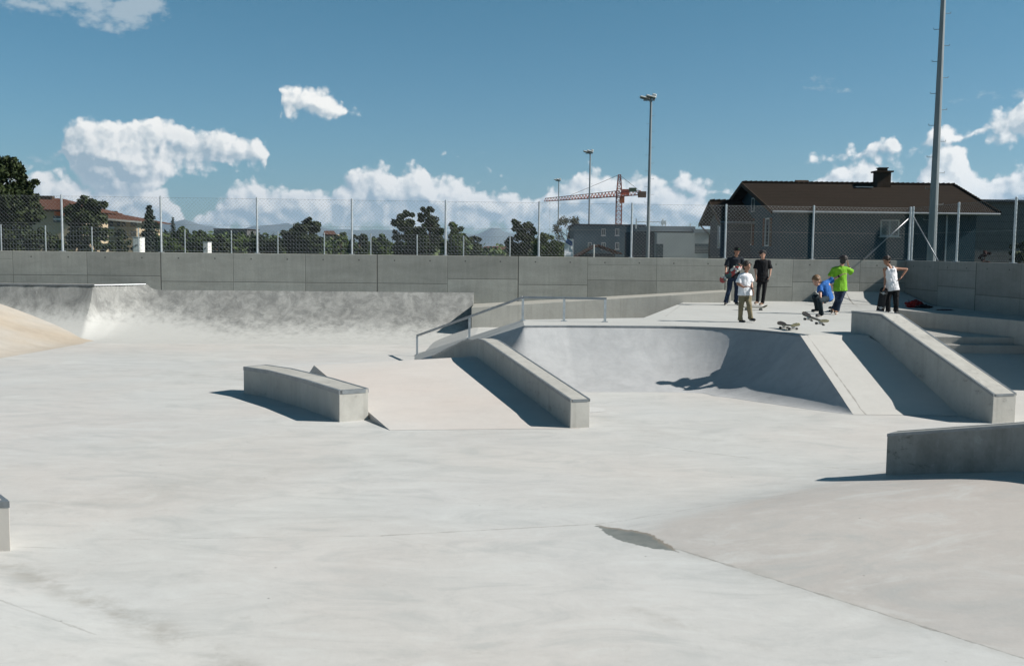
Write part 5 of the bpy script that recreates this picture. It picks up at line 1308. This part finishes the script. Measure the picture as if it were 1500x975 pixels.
# ------------------------------------------------------------------ light and sky
EL = R(36.0); AZ = R(6.5)
to_sun = Vector((math.cos(EL)*math.cos(AZ), -math.cos(EL)*math.sin(AZ), math.sin(EL)))
ld = bpy.data.lights.new('sun', 'SUN'); ld.energy = 4.9; ld.angle = R(.53); ld.color = (1.0, .94, .865)
lo = bpy.data.objects.new('sun', ld); COL.objects.link(lo); lo.rotation_euler = to_sun.to_track_quat('Z', 'Y').to_euler()
W = bpy.data.worlds.new('World'); scn.world = W; W.use_nodes = True; t = NT(W.node_tree)
for n in list(t.n): t.n.remove(n)
outw = t.new('ShaderNodeOutputWorld'); bg = t.new('ShaderNodeBackground'); bg.inputs['Strength'].default_value = .048
sky = t.new('ShaderNodeTexSky', sky_type='NISHITA'); sky.sun_disc = False; sky.sun_elevation = EL
sky.sun_rotation = math.atan2(to_sun.x, to_sun.y); sky.altitude = 450; sky.air_density = 1.0; sky.dust_density = .6; sky.ozone_density = 1.6
tc = t.new('ShaderNodeTexCoord'); D = t.xyz(tc.outputs['Generated'])
hyp = t.m('SQRT', t.m('ADD', t.m('MULTIPLY', D[0], D[0]), t.m('MULTIPLY', D[1], D[1])))
el = t.m('MULTIPLY', t.m('ARCTAN2', D[2], hyp), 1458/100.0)      # elevation and azimuth in hundreds of photo pixels
az = t.m('MULTIPLY', t.m('ARCTAN2', D[0], D[1]), 1458/100.0)
UV = t.comb(az, el, 0.0)
def sk(px, py):
    d = ray(px, py); return (math.atan2(d.x, d.y)*14.58, math.atan2(d.z, math.hypot(d.x, d.y))*14.58)
# cloud outlines as height profiles over the azimuth: (px, top py, bottom py), None closes a cloud
lay = [[(-420, 200, 338), (-200, 230, 338), (-60, 258, 338), (30, 262, 338), (55, 250, 338), (100, 262, 338), (150, 275, 338), (200, 262, 338), (250, 285, 338), (275, 318, 338), (300, 318, 338), (322, 300, 338), (345, 272, 338), (375, 268, 338), (400, 276, 338), (440, 276, 338), (480, 279, 338), (510, 262, 338), (535, 246, 338), (560, 241, 338), (590, 252, 338), (617, 240, 338), (640, 258, 338), (680, 268, 338), (720, 276, 338), (760, 288, 338), (800, 286, 338), (812, 264, 338), (825, 276, 338), (845, 256, 338), (885, 248, 338), (910, 258, 338), (945, 258, 338), (975, 266, 338), (1010, 282, 338), (1045, 298, 338), (1080, 330, 338), (1130, 330, 338), (1200, 262, 338), (1235, 240, 338), (1262, 236, 338), (1300, 262, 338), (1340, 272, 338), (1352, 235, 338), (1380, 214, 338), (1410, 218, 338), (1430, 245, 338), (1460, 255, 338), (1490, 240, 338), (1530, 225, 338), (1600, 180, 338), (1750, 190, 338), (1950, 240, 338)],
  [(-300, 160, 250), (-200, 150, 260), (-120, 220, 240), (70, 250, 240), (88, 215, 218), (98, 190, 255), (120, 176, 270), (150, 170, 300), (180, 176, 310), (205, 178, 305), (235, 170, 290), (252, 176, 246), (285, 190, 249), (330, 200, 247), (370, 209, 243), (394, 222, 238), (402, 233, 228), (404, 150, 148), (418, 132, 166), (440, 122, 170), (462, 130, 170), (485, 146, 172), (505, 158, 172), (520, 170, 165), (700, 250, 240), (978, 280, 274), (990, 260, 288), (1012, 258, 290), (1035, 268, 290), (1058, 276, 288), (1075, 290, 280), (1180, 240, 236), (1190, 228, 246), (1205, 230, 246), (1220, 238, 236), (1232, 218, 238), (1248, 216, 238), (1260, 230, 230), (1270, 208, 234), (1290, 200, 236), (1310, 202, 235), (1332, 222, 222), (1345, 218, 214), (1358, 196, 216), (1390, 178, 218), (1410, 202, 212), (1430, 196, 192), (1450, 174, 208), (1490, 154, 210), (1540, 140, 215), (1620, 160, 200), (1750, 230, 220)]]
thinp = [[(-300, -60, 30), (-60, -30, 30), (20, -10, 24), (60, -14, 30), (110, -20, 40), (160, -20, 48), (200, -20, 50), (240, -14, 38), (265, 14, 6), (600, 100, 90), (770, 152, 150), (785, 149, 158), (800, 155, 152), (1150, 122, 120), (1175, 108, 122), (1215, 106, 124), (1240, 108, 120), (1250, 124, 120), (1370, 146, 142), (1400, 137, 150), (1450, 132, 153), (1500, 130, 152), (1600, 100, 160), (1800, 60, 120)],
  [(-300, 220, 250), (-50, 222, 252), (40, 224, 254), (80, 226, 252), (100, 238, 234), (425, 254, 250), (440, 248, 254), (458, 250, 254), (470, 256, 250), (670, 234, 226), (685, 224, 236), (705, 222, 234), (720, 232, 226), (1165, 132, 128), (1180, 124, 132), (1220, 128, 138), (1265, 140, 148), (1280, 150, 142), (1290, 310, 300), (1310, 292, 308), (1350, 296, 306), (1380, 306, 300)]]
AZ0, AZ1, EL0, EL1 = -9.5, 12.5, -1.0, 7.0
def curve(q, x, pts):
    n = q.new('ShaderNodeFloatCurve'); c = n.mapping.curves[0]; n.mapping.use_clip = True
    pts = sorted(pts); pp = []
    for a, b2 in pts:
        a = min(max((a-AZ0)/(AZ1-AZ0), 0), 1); b2 = min(max((b2-EL0)/(EL1-EL0), 0), 1)
        if not pp or a-pp[-1][0] > .0008: pp.append((a, b2))
    c.points[0].location = pp[0]; c.points[1].location = pp[-1]
    for a, b2 in pp[1:-1]: c.points.new(a, b2)
    for p_ in c.points: p_.handle_type = 'AUTO_CLAMPED'
    n.mapping.update(); q.put(n.inputs['Value'], x)
    return q.m('ADD', q.m('MULTIPLY', n.outputs[0], EL1-EL0), EL0)
def group(name, layers, kind):
    g = bpy.data.node_groups.new(name, 'ShaderNodeTree')
    g.interface.new_socket('Vector', in_out='INPUT', socket_type='NodeSocketVector')
    g.interface.new_socket('Value', in_out='OUTPUT', socket_type='NodeSocketFloat')
    q = NT(g); gi = q.new('NodeGroupInput'); go = q.new('NodeGroupOutput')
    v = gi.outputs[0]
    def noi(vec, scale, det, rough):
        n = q.new('ShaderNodeTexNoise', noise_dimensions='2D'); q.put(n.inputs['Vector'], vec); n.inputs['Scale'].default_value = scale
        n.inputs['Detail'].default_value = det; n.inputs['Roughness'].default_value = rough; return n
    def vo(vec, scale):
        n = q.new('ShaderNodeTexVoronoi', voronoi_dimensions='2D'); q.put(n.inputs['Vector'], vec); n.inputs['Scale'].default_value = scale; return n.outputs['Distance']
    wx = noi(v, 2.2, 3, .55).outputs[1]
    sub = q.new('ShaderNodeVectorMath', operation='MULTIPLY_ADD'); q.put(sub.inputs[0], wx)
    a_ = .22 if kind == 'cum' else .3
    sub.inputs[1].default_value = (a_, a_, 0); sub.inputs[2].default_value = (-a_/2, -a_/2, 0)
    add = q.new('ShaderNodeVectorMath', operation='ADD'); q.put(add.inputs[0], v); q.put(add.inputs[1], sub.outputs[0]); vw = add.outputs[0]
    P = q.xyz(vw); f = None
    xn = q.m('DIVIDE', q.m('SUBTRACT', P[0], AZ0), AZ1-AZ0, clamp=True)
    for L in layers:
        tp = curve(q, xn, [sk(a, b2) for a, b2, c in L]); bt = curve(q, xn, [sk(a, c) for a, b2, c in L])
        e = q.m('MINIMUM', q.m('SUBTRACT', tp, P[1]), q.m('MULTIPLY', q.m('SUBTRACT', P[1], bt), .8))
        f = e if f is None else q.m('SMOOTH_MAX', f, e, .06)
    f = q.m('MAXIMUM', q.m('MULTIPLY', f, 7.0 if kind == 'cum' else 9.0), -2.0)
    if kind == 'cum':
        p1 = q.m('SUBTRACT', .45, vo(vw, 3.4)); p2 = q.m('SUBTRACT', .45, vo(vw, 8.5))
        n = q.m('SUBTRACT', noi(v, 3.2, 8, .6).outputs[0], .5)
        d = q.m('ADD', f, q.m('ADD', q.m('MULTIPLY', p1, 1.1), q.m('ADD', q.m('MULTIPLY', p2, .7), q.m('MULTIPLY', n, 1.9))))
    else:
        n = q.m('SUBTRACT', noi(q.vscale(v, (1, 1.7, 1)), 3.0, 8, .62).outputs[0], .5)
        d = q.m('ADD', f, q.m('MULTIPLY', n, 4.5))
    q.put(go.inputs[0], d); return g
gc = group('cumulus_field', lay, 'cum'); gt = group('thin_cloud_field', thinp, 'thin')
def call(g, v):
    n = t.new('ShaderNodeGroup'); n.node_tree = g; t.put(n.inputs[0], v); return n.outputs[0]
def off(dx, dy):
    n = t.new('ShaderNodeVectorMath', operation='ADD'); t.put(n.inputs[0], UV); n.inputs[1].default_value = (dx, dy, 0); return n.outputs[0]
d0 = call(gc, UV); d1 = call(gc, off(.09, .08))
mask = t.rng(d0, -.25, .65, 0, 1, True)
# light comes from the right and above
sh = t.rng(t.m('SUBTRACT', d0, d1), -.7, .9, 0, 1)
body = t.rng(d0, .3, 2.2, .12, -.10)
big = t.noise(UV, .9, 4, .5)
sh = t.m('ADD', t.m('ADD', sh, body), t.m('MULTIPLY', t.m('SUBTRACT', big, .5), .9), clamp=True)
hz = t.rng(el, .0, .7, 1, 0, True)
ccol = t.mix(sh, (5.0, 6.5, 7.5, 1), (14.6, 14.4, 13.8, 1))
skc = sky.outputs[0]
tint = t.mix(1.0, skc, t.mix(t.rng(el, 0, 5.5), (.70, .97, 1.16, 1), (.38, 1.0, .98, 1)), 'MULTIPLY')
zen = t.rng(el, 6.0, 15.0, 1.0, .45); tint = t.mix(1.0, tint, t.comb(zen, zen, zen), 'MULTIPLY')
hzc = t.mix(t.m('MULTIPLY', hz, .45), ccol, (4.6, 6.6, 8.0, 1))
m1 = t.m('MULTIPLY', mask, t.rng(el, -.1, .3, .3, 1))
c = t.mix(m1, tint, hzc)
dt = call(gt, UV); mt_ = t.rng(dt, .35, 1.9, 0, .62, True)
c = t.mix(mt_, c, (7.6, 8.6, 9.2, 1))
t.put(bg.inputs['Color'], c); t.l.new(bg.outputs[0], outw.inputs[0])
W.cycles.sampling_method = 'MANUAL'; W.cycles.sample_map_resolution = 256
scn.render.engine = 'CYCLES'
vs_ = scn.view_settings; vs_.view_transform = 'Standard'; vs_.look = 'None'; vs_.exposure = 0.0; vs_.gamma = 1.0; vs_.use_curve_mapping = False

cy = scn.cycles
cy.max_bounces = 5; cy.diffuse_bounces = 2; cy.glossy_bounces = 2; cy.transmission_bounces = 2; cy.caustics_reflective = False; cy.caustics_refractive = False
cy.use_adaptive_sampling = True; cy.adaptive_threshold = .015
vs_.exposure = .60
